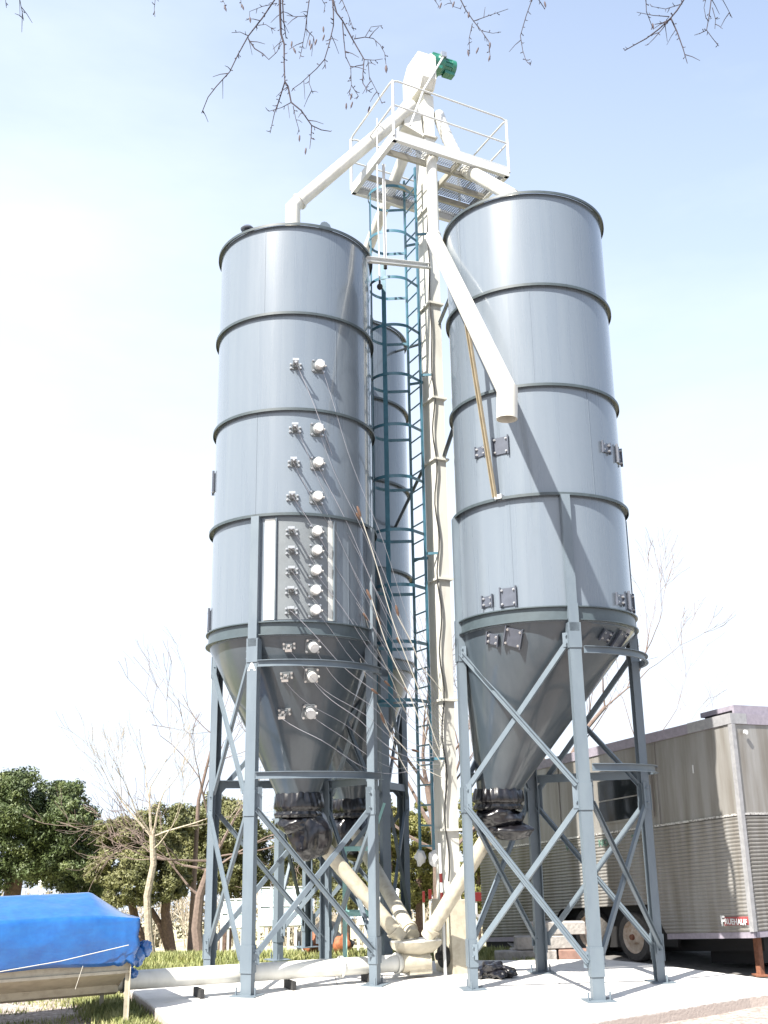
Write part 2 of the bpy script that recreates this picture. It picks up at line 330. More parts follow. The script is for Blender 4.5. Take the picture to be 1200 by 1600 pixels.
def silo(cx,cy,a0,tip,label,arcs,seams):
    root=empty('grain_silo',(cx,cy,0),label,'silo','tall grey steel grain silos')
    b=MB(); b.lathe((cx,cy),[(RS,4.44),(RS,10.70),(RS-.02,10.70),(RS-.02,4.44)],128,close=True)
    for az,z0,z1 in seams: b.lathe((cx,cy),[(RS-.001,z0),(RS+.004,z0),(RS+.004,z1),(RS-.001,z1)],1,R(az),R(az+.55),close=True)
    b.build('shell',M['silo'],root,True)
    b=MB(); b.lathe((cx,cy),[(RS-.03,10.66),(.75,10.9),(.16,11.22),(.16,11.26),(.0,11.26)],64); b.build('roof',M['silo'],root,True)
    for z in ZR:
        b=MB(); w=.06 if z<7 else .05
        b.lathe((cx,cy),[(RS-.004,z+.018),(RS+w,z+.018),(RS+w,z-.022),(RS+w-.008,z-.022),(RS+w-.008,z+.008),(RS-.004,z+.008)],96,close=True)
        b.build('hoop_ring',M['ring'],root,True)
    b=MB(); b.lathe((cx,cy),[(RS-.004,4.635),(RS+.06,4.635),(RS+.06,4.62),(RS+.022,4.62),(RS+.022,4.465),(RS+.06,4.465),(RS+.06,4.45),(RS-.004,4.45)],96,close=True)
    b.build('base_ring',M['ring2'],root,True)
    # hopper cone
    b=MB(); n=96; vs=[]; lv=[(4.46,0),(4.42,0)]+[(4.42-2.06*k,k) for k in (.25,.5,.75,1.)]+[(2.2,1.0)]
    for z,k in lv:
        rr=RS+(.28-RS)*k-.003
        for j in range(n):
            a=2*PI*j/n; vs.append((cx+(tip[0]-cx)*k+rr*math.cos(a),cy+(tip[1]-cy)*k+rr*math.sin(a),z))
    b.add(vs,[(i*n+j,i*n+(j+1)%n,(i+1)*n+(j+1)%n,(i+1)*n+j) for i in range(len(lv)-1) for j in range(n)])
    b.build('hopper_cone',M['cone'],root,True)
    # legs
    rl=RS+.075; L4=[]
    for k in range(4):
        a=a0+k*PI/2; n_=V((math.cos(a),math.sin(a),0)); t=V((-n_.y,n_.x,0)); c=V((cx,cy,0))
        b=MB(); po=c+n_*rl
        def ch(z0,z1,w,d,off):        # folded channel, open side towards the silo
            b.beam(po+n_*off+V((0,0,z0)),po+n_*off+V((0,0,z1)),w,.01,t)
            for s_ in(-1,1): b.beam(po+n_*(off-d/2-.006)+t*s_*(w/2-.005)+V((0,0,z0)),po+n_*(off-d/2-.006)+t*s_*(w/2-.005)+V((0,0,z1)),.01,d,t)
        ch(4.66,6.12,.12,.07,.0); ch(4.3,4.66,.13,.09,.012); ch(.012,4.3,.146,.095,.0)
        leg=b.build('leg',M['leg'],root)
        for zz in (4.25,2.28,.42):
            b=MB(); hh=.16
            b.beam(po+n_*.012+V((0,0,zz-hh)),po+n_*.012+V((0,0,zz+hh)),.164,.01,t)
            for s_ in(-1,1): b.beam(po+n_*(-.055)+t*s_*.0805+V((0,0,zz-hh)),po+n_*(-.055)+t*s_*.0805+V((0,0,zz+hh)),.008,.11,t)
            b.build('splice_sleeve',M['leg'],leg)
        b=MB(); b.box(po+n_*(-.04)+V((0,0,.008)),.34,.3,.012,a+PI/2)
        for s_ in(-1,1): b.tube([po+t*s_*.13+V((0,0,.01)),po+t*s_*.13+V((0,0,.1))],.012,6)
        b.build('base_plate',M['leg'],leg)
        L4.append((po,n_,t))
    for k in range(4):
        A,nA,tA=L4[k]; B,nB,tB=L4[(k+1)%4]; out=(nA+nB).normalized(); d=(B-A).normalized()
        a_=A+d*.115+nA*.045; b_=B-d*.115+nB*.045
        for z1,z0 in ((4.2,2.42),(2.2,.42)):
            if k==0 and arcs and z1>4: continue
            b=MB(); b.angle(a_+V((0,0,z1)),b_+V((0,0,z0)),.066,out); b.build('cross_brace',M['leg'],root)
            b=MB(); b.angle(a_+V((0,0,z0))-out*.02,b_+V((0,0,z1))-out*.02,.066,-out); b.build('cross_brace',M['leg'],root)
        for P_,nP,sg in ((A,nA,1),(B,nB,-1)):
            for zz,hh in ((4.2,.09),(2.31,.17),(.44,.09)):
                if k==0 and arcs and zz>4: continue
                c_=P_+d*sg*.13+nP*.032+V((0,0,zz)); b=MB(); b.beam(c_-V((0,0,hh)),c_+V((0,0,hh)),.11,.008,d)
                for bz in(-.55,.55): b.tube([c_+V((0,0,hh*bz)),c_+V((0,0,hh*bz))+out*.03],.012,6)
                b.build('gusset_plate',M['leg'],root)
        if k in (1,2):
            b=MB(); b.beam(a_+V((0,0,2.58)),b_+V((0,0,2.58)),.01,.11,out); b.beam(a_+V((0,0,2.63))-out*.035,b_+V((0,0,2.63))-out*.035,.06,.01,out); b.build('tie_bar',M['leg'],root)
        if k==0 and arcs:
            for z in (4.06,2.62):
                b=MB(); R1=RS+.105; pr=[(R1,z+.045),(R1+.045,z+.045),(R1+.045,z+.037),(R1+.008,z+.037),(R1+.008,z-.037),(R1+.045,z-.037),(R1+.045,z-.045),(R1,z-.045)]
                b.lathe((cx,cy),pr,32,a0+.075,a0+PI/2+.09,close=True); b.build('curved_rail',M['leg'],root,True)
    return root,L4
XR,YR,XL,YL,XB,YB=2.2236,14.428,-1.3598,15.159,-.7506,18.234
SR,LR=silo(XR,YR,-1.4412,(1.48,14.72),'grey steel grain silo on the right behind the open slanting spout',True,[(-150,9.24,10.68),(-97,7.72,9.2),(-60,6.15,7.68),(-118,4.64,6.1)])
SL,LL=silo(XL,YL,-1.9188,(-1.27,15.159),'grey steel grain silo on the left, bolted sensor ports down its front',True,[(-108,9.24,10.68),(-55,7.72,9.2),(-112,6.15,7.68),(-45,4.64,6.1)])
SB,LB=silo(XB,YB,-2.5467,(-.64,18.234),'grey steel grain silo standing behind the left silo, mostly hidden by it',False,[(-70,6.15,9.2)])
for (a1,z1),(a2,z2) in [((-84.5,8.37),(-68.6,8.399)),((-84.6,7.389),(-69.4,7.41)),((-85.2,6.878),(-69.4,6.897)),((-85.9,6.377),(-69.8,6.393)),((-86.1,5.876),(-70.1,5.89)),((-86,5.603),(-70.1,5.615)),((-85.8,5.323),(-70.5,5.333)),((-86.1,5.046),(-70.9,5.054)),((-86,4.772),(-70.9,4.78))]:
    probe_port(SL,XL,YL,a1,z1); round_port(SL,XL,YL,a2,z2)
tipL=(-1.27,15.159); tipR=(1.48,14.72)
for (a1,z1),(a2,z2) in [((-87.4,4.311),(-71.7,4.314)),((-90.6,3.939),(-71.2,3.94)),((-95.2,3.475),(-70.6,3.473))]:
    probe_port(SL,XL,YL,a1,z1,tipL); round_port(SL,XL,YL,a2,z2,tipL)
b=MB(); b.lathe((XL,YL),[(RS-.002,4.66),(RS+.007,4.66),(RS+.007,6.09),(RS-.002,6.09)],24,R(-95.4),R(-61.8),close=True); b.build('port_panel',M['plate'],SL,True)
for a1,a2 in((-104.2,-97.2),(-61.4,-58.0)):
    b=MB(); b.lathe((XL,YL),[(RS-.002,4.66),(RS+.01,4.66),(RS+.01,6.08),(RS-.002,6.08)],6,R(a1),R(a2),close=True); b.build('edge_strip',M['galv'],SL,True)
for a1 in(-96.6,-57.9):
    b=MB(); b.lathe((XL,YL),[(RS,4.66),(RS+.045,4.66),(RS+.045,6.08),(RS,6.08)],1,R(a1),R(a1+.6),close=True); b.build('edge_flange',M['leg'],SL)
b=MB(); b.lathe((XL,YL),[(RS-.002,4.66),(RS+.006,4.66),(RS+.006,6.08),(RS-.002,6.08)],4,R(-57.6),R(-54.6),close=True); b.build('edge_strip',M['plate'],SL,True)
for a1,z1,w,h in((-170.3,6.937,.2,.3),(-170.3,4.85,.2,.3)): hatch(SL,XL,YL,a1,z1,w,h)
for a1,z1,w,h in((-137,6.885,.19,.14),(-121.3,6.89,.24,.24),(-136.7,4.786,.19,.14),(-121.3,4.80,.24,.24),(-46.3,6.894,.19,.14),(-26.2,6.897,.24,.24),(-44.2,4.78,.19,.14),(-26.7,4.80,.24,.24)): hatch(SR,XR,YR,a1,z1,w,h)
for a1,z1,w,h in((-133.2,4.29,.19,.14),(-118,4.28,.24,.24),(-54.2,4.3,.19,.14),(-38,4.27,.24,.26)): hatch(SR,XR,YR,a1,z1,w,h,tipR)
def lug(root,cx,cy,az):
    p,n,u=surf(cx,cy,az,10.7); t=V((-n.y,n.x,0)); b=MB()
    b.prism([(-.14,0),(.14,0),(.07,.15),(.02,.18),(-.02,.18),(-.07,.15)],p-n*.06+V((0,0,-.02)),t,V((0,0,1)),n*.015); b.build('lifting_lug',M['leg'],root)
lug(SL,XL,YL,-62); lug(SR,XR,YR,-25); lug(SR,XR,YR,158); lug(SL,XL,YL,120); lug(SB,XB,YB,-62)
b=MB(); p,_,_=surf(XL,YL,-128,10.7,r=1.1); b.tube([p+V((0,0,-.05)),p+V((0,0,.13))],.045,14); b.lathe((p.x,p.y),[(0,p.z+.2),(.07,p.z+.185),(.11,p.z+.14),(.1,p.z+.12),(.05,p.z+.125)],20); b.build('roof_vent',M['darkplate'],SL,True)
# chalk letter on the front leg of the left silo
def text_mesh(txt,size,ext,name,m,parent,mw,root,align='LEFT'):
    cu=bpy.data.curves.new(name,'FONT'); cu.body=txt; cu.size=size; cu.extrude=ext; cu.align_x=align; cu.offset=size*.03; cu.space_character=1.05
    o=bpy.data.objects.new(name,cu); COL.objects.link(o); dg=bpy.context.evaluated_depsgraph_get()
    me=bpy.data.meshes.new_from_object(o.evaluated_get(dg)); bpy.data.objects.remove(o); me.materials.clear(); me.materials.append(m)
    q=bpy.data.objects.new(name,me); COL.objects.link(q); q.parent=parent
    q.matrix_local=Matrix.Translation(-ROOT[root.name])@mw if root else mw; return q
po,n_,t_=LL[0]; text_mesh('A',.16,.0015,'chalk_letter',M['white'],SL,frame_at(po+n_*.008+t_*(-.055)+V((0,0,3.98)),n_,V((0,0,1))),SL)

# ------------------------------------------------------------------ bucket elevator
AE=R(25); EU=V((math.cos(AE),math.sin(AE),0)); EV=V((-math.sin(AE),math.cos(AE),0)); C0=V((.83,15.75,0)); Z=V((0,0,1))
def E3(u,v,z): return C0+EU*u+EV*v+Z*z
EL=empty('bucket_elevator',E3(.1,.19,0),'tall cream painted bucket elevator casing with a green motor at its head','elevator')
b=MB(); M3=Matrix.Rotation(AE,3,'Z')
b.box(E3(.095,.19,7.36),.19,.38,14.12,AE); b.build('casing',M['cream'],EL)
for z in (1.9,3.75,5.6,7.55,8.6,10.3,12.1,13.55):
    b=MB()
    for u,v,sx,sy in((.095,-.02,.27,.04),(.095,.40,.27,.04),(-.02,.19,.04,.38),(.21,.19,.04,.38)): b.box(E3(u,v,z),sx,sy,.035,AE)
    b.build('casing_flange',M['cream'],EL)
oct_=[(-.2,14.62),(-.1,14.46),(.42,14.46),(.58,14.66),(.58,15.02),(.38,15.24),(-.06,15.24),(-.2,15.08)]
b=MB(); b.prism(oct_,C0-EU*.12,EV,Z,EU*.24); b.build('head_housing',M['cream'],EL)
b=MB(); b.prism([(x*1.02-.004,(z-14.7)*1.05+14.7) for x,z in oct_],C0+EU*.12,EV,Z,EU*.03); b.build('head_side_plate',M['cream'],EL)
b=MB(); mc=E3(.15,.02,15.12); b.box(mc+EU*.1,.2,.28,.3,AE); b.tube([mc+EU*.02+Z*.02,mc+EU*.24+Z*.02],.17,20)
mo=b.build('gearbox',M['green'],EL,True)
b=MB(); b.tube([mc+EU*.2+Z*.03,mc+EU*.40+Z*.03],.14,24); b.tube([mc+EU*.40+Z*.03,mc+EU*.48+Z*.03],.155,24)
for k in range(12):
    a=2*PI*k/12; b.box(mc+EU*.3+Z*.03+(EV*math.cos(a)+Z*math.sin(a))*.145,.2,.012,.02,AE)
b.box(mc+EU*.36-EV*.02-Z*.14,.2,.14,.06,AE); b.build('motor',M['green'],EL,True)
b=MB(); b.box(mc+EU*.2-EV*.17+Z*.13,.1,.06,.1,AE); b.build('junction_box',M['steel'],EL)
b=MB(); b.tube([mc+EU*.2-EV*.17+Z*.1,at(662,140,15.45),at(641,196,15.35)],.018,8); b.build('cable_conduit',M['white'],EL,True)
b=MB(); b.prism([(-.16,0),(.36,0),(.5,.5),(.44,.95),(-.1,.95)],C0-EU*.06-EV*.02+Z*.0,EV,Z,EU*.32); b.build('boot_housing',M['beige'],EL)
b=MB(); b.tube([E3(-.12,.05,.22),E3(-.062,.05,.22)],.15,24); b.tube([E3(-.2,.05,.22),E3(-.062,.05,.22)],.05,12); b.build('boot_bearing',M['rubber'],EL,True)
b=MB(); pth=[E3(-.02+.03*math.sin(z*5.3)*(1 if z<9 else .4),-.03,z) for z in [1.2+i*.18 for i in range(62)]]; b.tube(pth,.012,6); b.build('power_cable',M['rubber'],EL,True)
# discharge chute under the head
b=MB(); b.prism([(0,0),(.36,.12),(.36,.62),(.05,.62)],E3(-.03,.02,13.55),-EU,Z,EV*.3); b.build('discharge_chute',M['cream'],EL)
b=MB(); b.prism([(-.1,-.03),(.1,-.03),(.14,.25),(-.14,.25)],E3(-.28,.18,13.3),EU,Z,EV*.02); b.build('chute_bracket',M['cream'],EL)

# ladder with safety cage
LN=-EU; P1=C0+V((-.2,0,0)); LW=.43
LA=empty('caged_ladder',P1+EV*.2+Z*1.5,'teal steel ladder with a hooped safety cage running up the elevator','ladder')
for o_ in(0,LW):
    b=MB(); b.beam(P1+EV*o_+Z*1.55,P1+EV*o_+Z*12.9,.05,.025,EV); b.build('rail',M['teal'],LA)
z=1.68
while z<12.8:
    b=MB(); b.tube([P1+EV*.012+Z*z,P1+EV*(LW-.012)+Z*z],.013,8); b.build('rung',M['teal'],LA,True); z+=.285
HC=P1+EV*(LW/2)+LN*.38; hn=math.atan2(LN.y,LN.x)
for i in range(11):
    z=3.72+i*.86; b=MB(); pts=[]
    a0=hn-R(105); rr=.38
    pr=[(rr,z-.025),(rr+.006,z-.025),(rr+.006,z+.025),(rr,z+.025)]
    b.lathe((HC.x,HC.y),pr,28,a0,a0+R(210),close=True)
    for s_ in(-1,1):
        e=HC+V((math.cos(hn+s_*R(105)),math.sin(hn+s_*R(105)),0))*rr+Z*z; tgt=P1+EV*(LW if (e-P1).dot(EV)>LW/2 else 0)+Z*z
        b.beam(e,tgt,.05,.006,Z)
    b.build('cage_hoop',M['teal'],LA,True)
for da,w,z1 in((-43,.035,12.3),(43,.075,10.85),(0,.035,12.3)):
    d=V((math.cos(hn+R(da)),math.sin(hn+R(da)),0)); t=V((-d.y,d.x,0)); b=MB(); b.beam(HC+d*.375+Z*3.66,HC+d*.375+Z*z1,w,.007,t); b.build('cage_strap',M['teal'],LA)
for z in (2.9,6,9,11.6):
    for o_ in (.0,LW-.03):
        b=MB(); b.beam(P1+EV*(o_+.015)+Z*z+EU*.012,C0+EV*max(.0,min(o_,.34))+Z*z-EU*.001,.04,.02,Z); b.build('wall_bracket',M['teal'],LA)
# ladder foot props wrapped in white film
def blob(b,c,rad,amp,seed,sub=3,fold=0):
    import bmesh
    bm=bmesh.new(); bmesh.ops.create_icosphere(bm,subdivisions=sub,radius=1); vs=[]
    for v in bm.verts:
        q=v.co.copy(); n=noise.noise(q*1.7+V((seed,0,seed*.7)))*amp+noise.noise(q*4.5+V((0,seed,0)))*amp*(.5 if not fold else .18)
        if fold: n+=abs(math.sin(math.atan2(q.y,q.x)*fold+1.2*noise.noise(q*2+V((seed,0,0)))))*.3*amp*(.3+.7*max(0,1-abs(q.z)))
        q*=1+n; vs.append(V(c)+V((q.x*rad[0],q.y*rad[1],q.z*rad[2])))
    b.add(vs,[tuple(v.index for v in f.verts) for f in bm.faces]); bm.free()
for i,q in enumerate((P1,P1+EV*LW)):
    b=MB(); blob(b,q+Z*1.52,(.07,.07,.12),.5,i*3.1,2); b.build('foot_wrapping',M['white'],LA,True)
# striped post in front of the casing
b=MB(); q=at(689,1395,15.5); q.z=0
PS=empty('striped_post',(q.x,q.y,.0),'thin white post with red stripes leaning beside the elevator foot','post')
b.tube([(q.x+.03,q.y,0.0),(q.x,q.y,1.72)],.022,10); b.build('post',M['white'],PS,True)
for z in (.95,1.2):
    b=MB(); b.tube([(q.x+.03*(1-z/1.72),q.y,z),(q.x+.03*(1-(z+.12)/1.72),q.y,z+.12)],.024,10); b.build('stripe',M['red'],PS,True)

# ------------------------------------------------------------------ platform
PF=V((.26,14.57,12.8)); PL=V((-.48,16.10,12.8)); PR=V((2.25,15.65,12.8)); PU=(PR-PF); PUl=PU.length; PU.normalize(); PV=(PL-PF); PVl=PV.length; PV.normalize()
def P3(u,v,z=12.8): return V((0,0,0))+PF+PU*u+PV*v+Z*(z-12.8)
PT=empty('service_platform',P3(PUl/2,PVl/2,12.6),'white steel service platform with handrails and mesh floor at the elevator top','platform')
aP=math.atan2(PU.y,PU.x)
for nm,a,bb,out in(('front',P3(0,0),P3(PUl,0),-PV),('left',P3(0,0),P3(0,PVl),-PU),('right',P3(PUl,0),P3(PUl,PVl),PU),('back',P3(0,PVl),P3(PUl,PVl),PV)):
    b=MB(); d=(bb-a).normalized(); e=.0 if nm in('front','back') else -.012
    a2=a-d*e; b2=bb+d*e
    b.beam(a2-Z*.09,b2-Z*.09,.012,.17,out); b.beam(a2-out*.038-Z*.17+d*.0,b2-out*.038-Z*.17,.064,.01,out); b.beam(a2-out*.03+Z*.0,b2-out*.03,.075,.012,out)
    b.build('edge_channel',M['white'],PT)
for a,bb in((P3(.03,.42,12.69),P3(PUl-.03,.42,12.69)),(P3(.03,1.2,12.69),P3(PUl-.03,1.2,12.69)),(P3(1.32,.45,12.69),P3(1.32,1.17,12.69)),(P3(1.32,.03,12.69),P3(1.32,.39,12.69)),(P3(1.34,.8,12.69),P3(PUl-.03,.8,12.69))):
    b=MB(); b.beam(a,bb,.05,.1); b.build('joist',M['joist'],PT)
def grating(u0,u1,v0,v1):
    b=MB(); s=.042; z=12.757
    n=int((u1-u0)/s)
    for i in range(n+1): b.beam(P3(u0+i*s,v0,z),P3(u0+i*s,v1,z),.006,.02,PU)
    n=int((v1-v0)/s)
    for i in range(n+1): b.beam(P3(u0,v0+i*s,z+.004),P3(u1,v0+i*s,z+.004),.005,.012,PV)
    b.build('floor_grating',M['grating'],PT)
grating(.05,PUl-.05,.05,.40); grating(.05,PUl-.05,1.23,PVl-.05); grating(1.36,PUl-.05,.45,1.17)
HT=.97
cor=[P3(0,0),P3(PUl,0),P3(PUl,PVl),P3(0,PVl)]
for i,q in enumerate(cor):
    b=MB(); b.tube([q-Z*.1,q+Z*(HT-.02)],.024,10); b.build('rail_post',M['white'],PT,True)
for hz in (HT,HT*.5):
    for i in range(4):
        a,c=cor[i],cor[(i+1)%4]; d=(c-a).normalized(); b=MB()
        pts=[a+Z*(hz-.09)+d*.0,a+Z*(hz-.02)+d*.03,a+Z*hz+d*.1,c+Z*hz-d*.1,c+Z*(hz-.02)-d*.03,c+Z*(hz-.09)] if hz==HT else [a+Z*hz,c+Z*hz]
        b.tube(pts,.016,10); b.build('handrail',M['white'],PT,True)
# poles and hanging pulley rope under the left edge
q=at(600,300,15.35); PO=empty('white_pole',(q.x,q.y,10.86),'slim white pole hanging from the platform down to the cage strap','pole')
b=MB(); b.beam((q.x,q.y,10.86),(q.x,q.y,12.7),.05,.03,(1,0,0)); b.build('pole',M['white'],PO)
b=MB(); b.tube([(q.x,q.y,10.72),(q.x,q.y,10.86)],.03,10); b.build('pole_end',M['rubber'],PO,True)
q=at(591,300,15.2); RP=empty('pulley_rope',(q.x,q.y,10.2),'thin pale rope with a black ball weight at its end, hanging beside the cage','rope')
b=MB(); b.tube([(q.x,q.y,10.35),(q.x-.01,q.y,12),(q.x,q.y,13.5)],.012,6); b.build('rope',M['white'],RP,True)
b=MB(); blob(b,(q.x,q.y,10.31),(.05,.05,.055),.05,1,2); b.tube([(q.x,q.y,10.34),(q.x,q.y,10.42)],.018,8); b.build('weight',M['rubber'],RP,True)

# ------------------------------------------------------------------ spouts
def spout(name,label,paths,m=M['cream'],group=None,cat='pipe',loc=None,extra=None):
    loc=loc or paths[0][0][0]
    root=empty(name,loc,label,cat,group)
    for nm,pts,r in paths:
        b=MB(); b.tube(pts,r,28); b.build(nm,m,root,True)
    return root
JL=E3(-.28,.2,13.35)
pl_end=V((XL,YL,11.28))
sp=empty('grain_spout',pl_end,'long cream spout sloping from the elevator head down to the left silo roof','pipe','cream grain spouts from the elevator head')
a=at(645,165,15.7); e=V((XL-.06,YL,11.78))
b=MB(); b.tube([a,e],.115,28); b.build('tube',M['cream'],sp,True)
b=MB(); b.tube([e+(a-e).normalized()*.16,e+V((0,0,.0)),V((XL-.06,YL,11.2))],[.125,.125,.125],28); b.build('elbow',M['cream'],sp,True)
b=MB(); b.tube([e+(a-e).normalized()*.14,e+(a-e).normalized()*.18],.14,28); b.build('collar',M['cream'],sp,True)
sp=empty('grain_spout',(XR,YR,11.25),'short cream spout running under the platform to the right silo roof','pipe','cream grain spouts from the elevator head')
a=at(684,178,15.95); m1=at(698,214,15.9); m2=at(722,262,15.75); e=V((XR-.1,YR+.1,11.5))
b=MB(); 
pts=[a+(m1-a)*k/14 for k in range(15)]+[m1+(m2-m1)*k/14 for k in range(1,15)]
b.tube(pts,[.1+(.012 if i%2 else 0) for i in range(len(pts))],20); b.build('flexible_hose',M['galv'],sp,True)
b=MB(); b.tube([m2,e],.115,28); b.build('tube',M['cream'],sp,True)
for k in (.05,.18):
    q=m2+(e-m2)*k; b=MB(); b.tube([q,q+(e-m2).normalized()*.03],.125,28); b.build('collar',M['cream'],sp,True)
b=MB(); b.tube([e+(m2-e).normalized()*.1,e,e-Z*.25],.11,28); b.build('elbow',M['cream'],sp,True)
sp=empty('grain_spout',(XB,YB,11.25),'cream spout sloping behind the ladder to the hidden rear silo','pipe','cream grain spouts from the elevator head')
a=E3(-.25,.3,13.3); e=V((XB+.05,YB-.05,11.45))
b=MB(); b.tube([a,e],.1,24); b.build('tube',M['cream'],sp,True)
b=MB(); b.tube([e+(a-e).normalized()*.1,e,e-Z*.25],.11,24); b.build('elbow',M['cream'],sp,True)
# open loading spout
T0=at(674,246,15.2); T1=at(678,374,14.65); MM=at(793,612,11.5); M2=at(792,655,11.5)
sp=empty('loading_spout',M2,'open ended cream loading spout slanting across the front of the right silo','pipe','cream grain spouts from the elevator head')
b=MB(); b.tube([T0,T1],.09,28); b.build('upper_pipe',M['cream'],sp,True)
b=MB(); d=(MM-T1).normalized(); b.tube([T1-d*.08,MM+d*.03],.12,32); b.build('tube',M['cream'],sp,True)
b=MB(); b.tube([MM+Z*.06,M2],[.124,.124],32,False); b.tube([MM+Z*.06,M2],[.116,.116],32,False); b.lathe((M2.x,M2.y),[(.116,M2.z),(.124,M2.z)],32); b.build('mouth',M['cream'],sp,True)
dT=(T0-T1).normalized()
for q_ in (T1+dT*.06,T0-dT*.04):
    b=MB(); b.tube([q_,q_+dT*.04],.115,24); b.build('collar',M['cream'],sp,True)
# strut from silo ring to spout
best=min(((ray(729,470).normalized()-( (T1+(MM-T1)*k)-V((0,0,EYE))).normalized()).length,k) for k in [i/200 for i in range(201)])
q=T1+(MM-T1)*best[1]; p0,_,_=surf(XR,YR,-125.3,6.16,r=RS+.07)
ST=empty('spout_strut',p0,'slanting beige strut propping the loading spout from the right silo ring','strut')
b=MB(); b.angle(p0,q,.06,V((-.8,-.6,0))); b.build('strut',M['strut'],ST)
b=MB(); b.box(p0+V((.05,-.0,-.0)),.1,.08,.06,R(-35)); b.build('bracket',M['white'],ST)
# ties between elevator and silos
def tie(a,b_,w,m,label,nrm=V((0,-1,0))):
    b=MB(); b.angle(V(a),V(b_),w,nrm); o=b.build('tie_beam',m,loc=(V(a)+V(b_))/2); tag(o,label,'beam','tie beams from elevator to silos'); return o
e=surf(XL,YL,-18,10.55,r=RS+.02)[0]
tie(e,E3(-.02,-.02,10.95),.1,M['white'],'white tie beam from the left silo rim to the elevator')
tie(E3(.2,.1,9.95),surf(XR,YR,158,9.95)[0],.06,M['leg'],'upper short grey tie between the elevator and the right silo')
tie(E3(.2,.1,7.6),surf(XR,YR,158,7.85)[0],.06,M['leg'],'lower short grey tie between the elevator and the right silo')
tie(E3(.0,.36,9.7),surf(XB,YB,-30,10.3)[0],.05,M['leg'],'upper dark tie running back to the rear silo rim')
tie(E3(.0,.36,7.55),surf(XB,YB,-38,6.9)[0],.05,M['leg'],'lower dark tie running back to the rear silo')

# ------------------------------------------------------------------ bottom: wraps, tubes, boot tray, screw conveyor
def wrap(cx,cy,z0,z1,rc,label,bag,seed):
    root=empty('plastic_wrapping',(cx,cy,z1),label,'plastic sheet','black plastic wrapped on silo outlets')
    b=MB(); n=72; rows=14; vs=[]
    for i in range(rows):
        k=i/(rows-1); z=z0+(z1-z0)*k
        for j in range(n):
            a=2*PI*j/n; r=rc*(1.05+.05*math.sin(k*PI)*2)+.012*math.sin(a*17+seed+2.5*noise.noise(V((math.cos(a)*2,math.sin(a)*2,k*1.5+seed))))+.03*noise.noise(V((math.cos(a)*2,math.sin(a)*2,z*4+seed)))+.012*noise.noise(V((math.cos(a)*8,math.sin(a)*8,z*7)))
            if abs(k-.72)<.09: r-=.035
            zz=z+(.03*noise.noise(V((math.cos(a)*3,math.sin(a)*3,seed))) if i in(0,rows-1) else 0)
            vs.append((cx+r*math.cos(a),cy+r*math.sin(a),zz))
    b.add(vs,[(i*n+j,i*n+(j+1)%n,(i+1)*n+(j+1)%n,(i+1)*n+j) for i in range(rows-1) for j in range(n)]); b.build('collar_wrap',M['plastic'],root,True,ang=180)
    for i,(dx,dy,dz,rx,ry,rz) in enumerate(bag):
        b=MB(); blob(b,(cx+dx,cy+dy,z1+dz),(rx,ry,rz),.17,seed+i*2.3,5,5); b.build('hanging_bag',M['plastic'],root,True,ang=180)
    b=MB(); b.lathe((cx,cy),[(rc*1.08,z1+.0),(rc*1.1,z1+.012),(rc*1.08,z1+.03),(rc*1.03,z1+.012)],48,close=True); b.build('tie_cord',M['rubber'],root,True)
wrap(-1.25,15.159,2.42,2.1,.30,'black plastic bag tied round the outlet of the left silo',[(.16,-.05,-.24,.3,.28,.33),(.0,-.08,-.1,.29,.25,.14)],1.)
wrap(1.48,14.72,2.42,2.16,.30,'crumpled black plastic tied round the outlet of the right silo',[(-.02,-.05,-.1,.32,.3,.17),(.14,-.12,-.28,.28,.2,.12),(-.1,-.05,-.22,.2,.2,.14)],4.)
wrap(-.64,18.234,2.4,2.1,.30,'black plastic bag on the outlet of the rear silo',[(.02,-.05,-.28,.34,.3,.4)],8.)
TR=V((.34,15.4,.46))
def feed(a,b_,label,r=.1):
    root=empty('feed_tube',b_,label,'pipe','sloping tubes from silo outlets to the boot tray'); a=V(a);b_=V(b_)
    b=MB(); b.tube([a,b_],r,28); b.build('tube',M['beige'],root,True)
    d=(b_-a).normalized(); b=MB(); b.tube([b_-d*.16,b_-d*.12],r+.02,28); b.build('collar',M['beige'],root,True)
feed((-1.12,15.16,1.95),TR+V((-.2,0,.03)),'beige sloping feed tube from the left silo bag to the boot tray')
feed((-.62,18.1,1.95),TR+V((-.04,.12,.05)),'shaded sloping feed tube from the rear silo bag to the boot tray')
feed((1.42,14.78,1.95),TR+V((.16,.0,.05)),'sunlit sloping feed tube from the right silo bag to the boot tray')
BT=empty('boot_tray',TR-Z*.46,'tan boat shaped tray where the three feed tubes meet','tray')
b=MB(); dU=V((.889,.457,0)); dV=V((-.457,.889,0))
secs=[(-.36,.0,.02),(-.33,-.1,.14),(-.22,-.17,.2),(0,-.2,.23),(.22,-.17,.2),(.33,-.1,.14),(.36,.0,.02)]
for s_,zb,w in secs: pass
vs=[];m_=9
for s_,zb,w in secs:
    for j in range(m_):
        a=PI+PI*j/(m_-1); vs.append(TR+dU*s_+dV*(w*math.cos(a))+Z*(-zb*math.sin(a) if False else zb*abs(math.sin(a))))
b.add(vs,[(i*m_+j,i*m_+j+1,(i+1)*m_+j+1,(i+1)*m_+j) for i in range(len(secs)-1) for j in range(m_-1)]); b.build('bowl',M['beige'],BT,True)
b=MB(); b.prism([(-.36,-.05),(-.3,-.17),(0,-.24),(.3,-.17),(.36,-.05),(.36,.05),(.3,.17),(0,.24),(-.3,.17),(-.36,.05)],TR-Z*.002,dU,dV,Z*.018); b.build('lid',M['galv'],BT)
b=MB(); b.box(TR+dU*(-.0)-Z*.3,.34,.26,.22,math.atan2(dU.y,dU.x)); b.build('neck',M['beige'],BT)
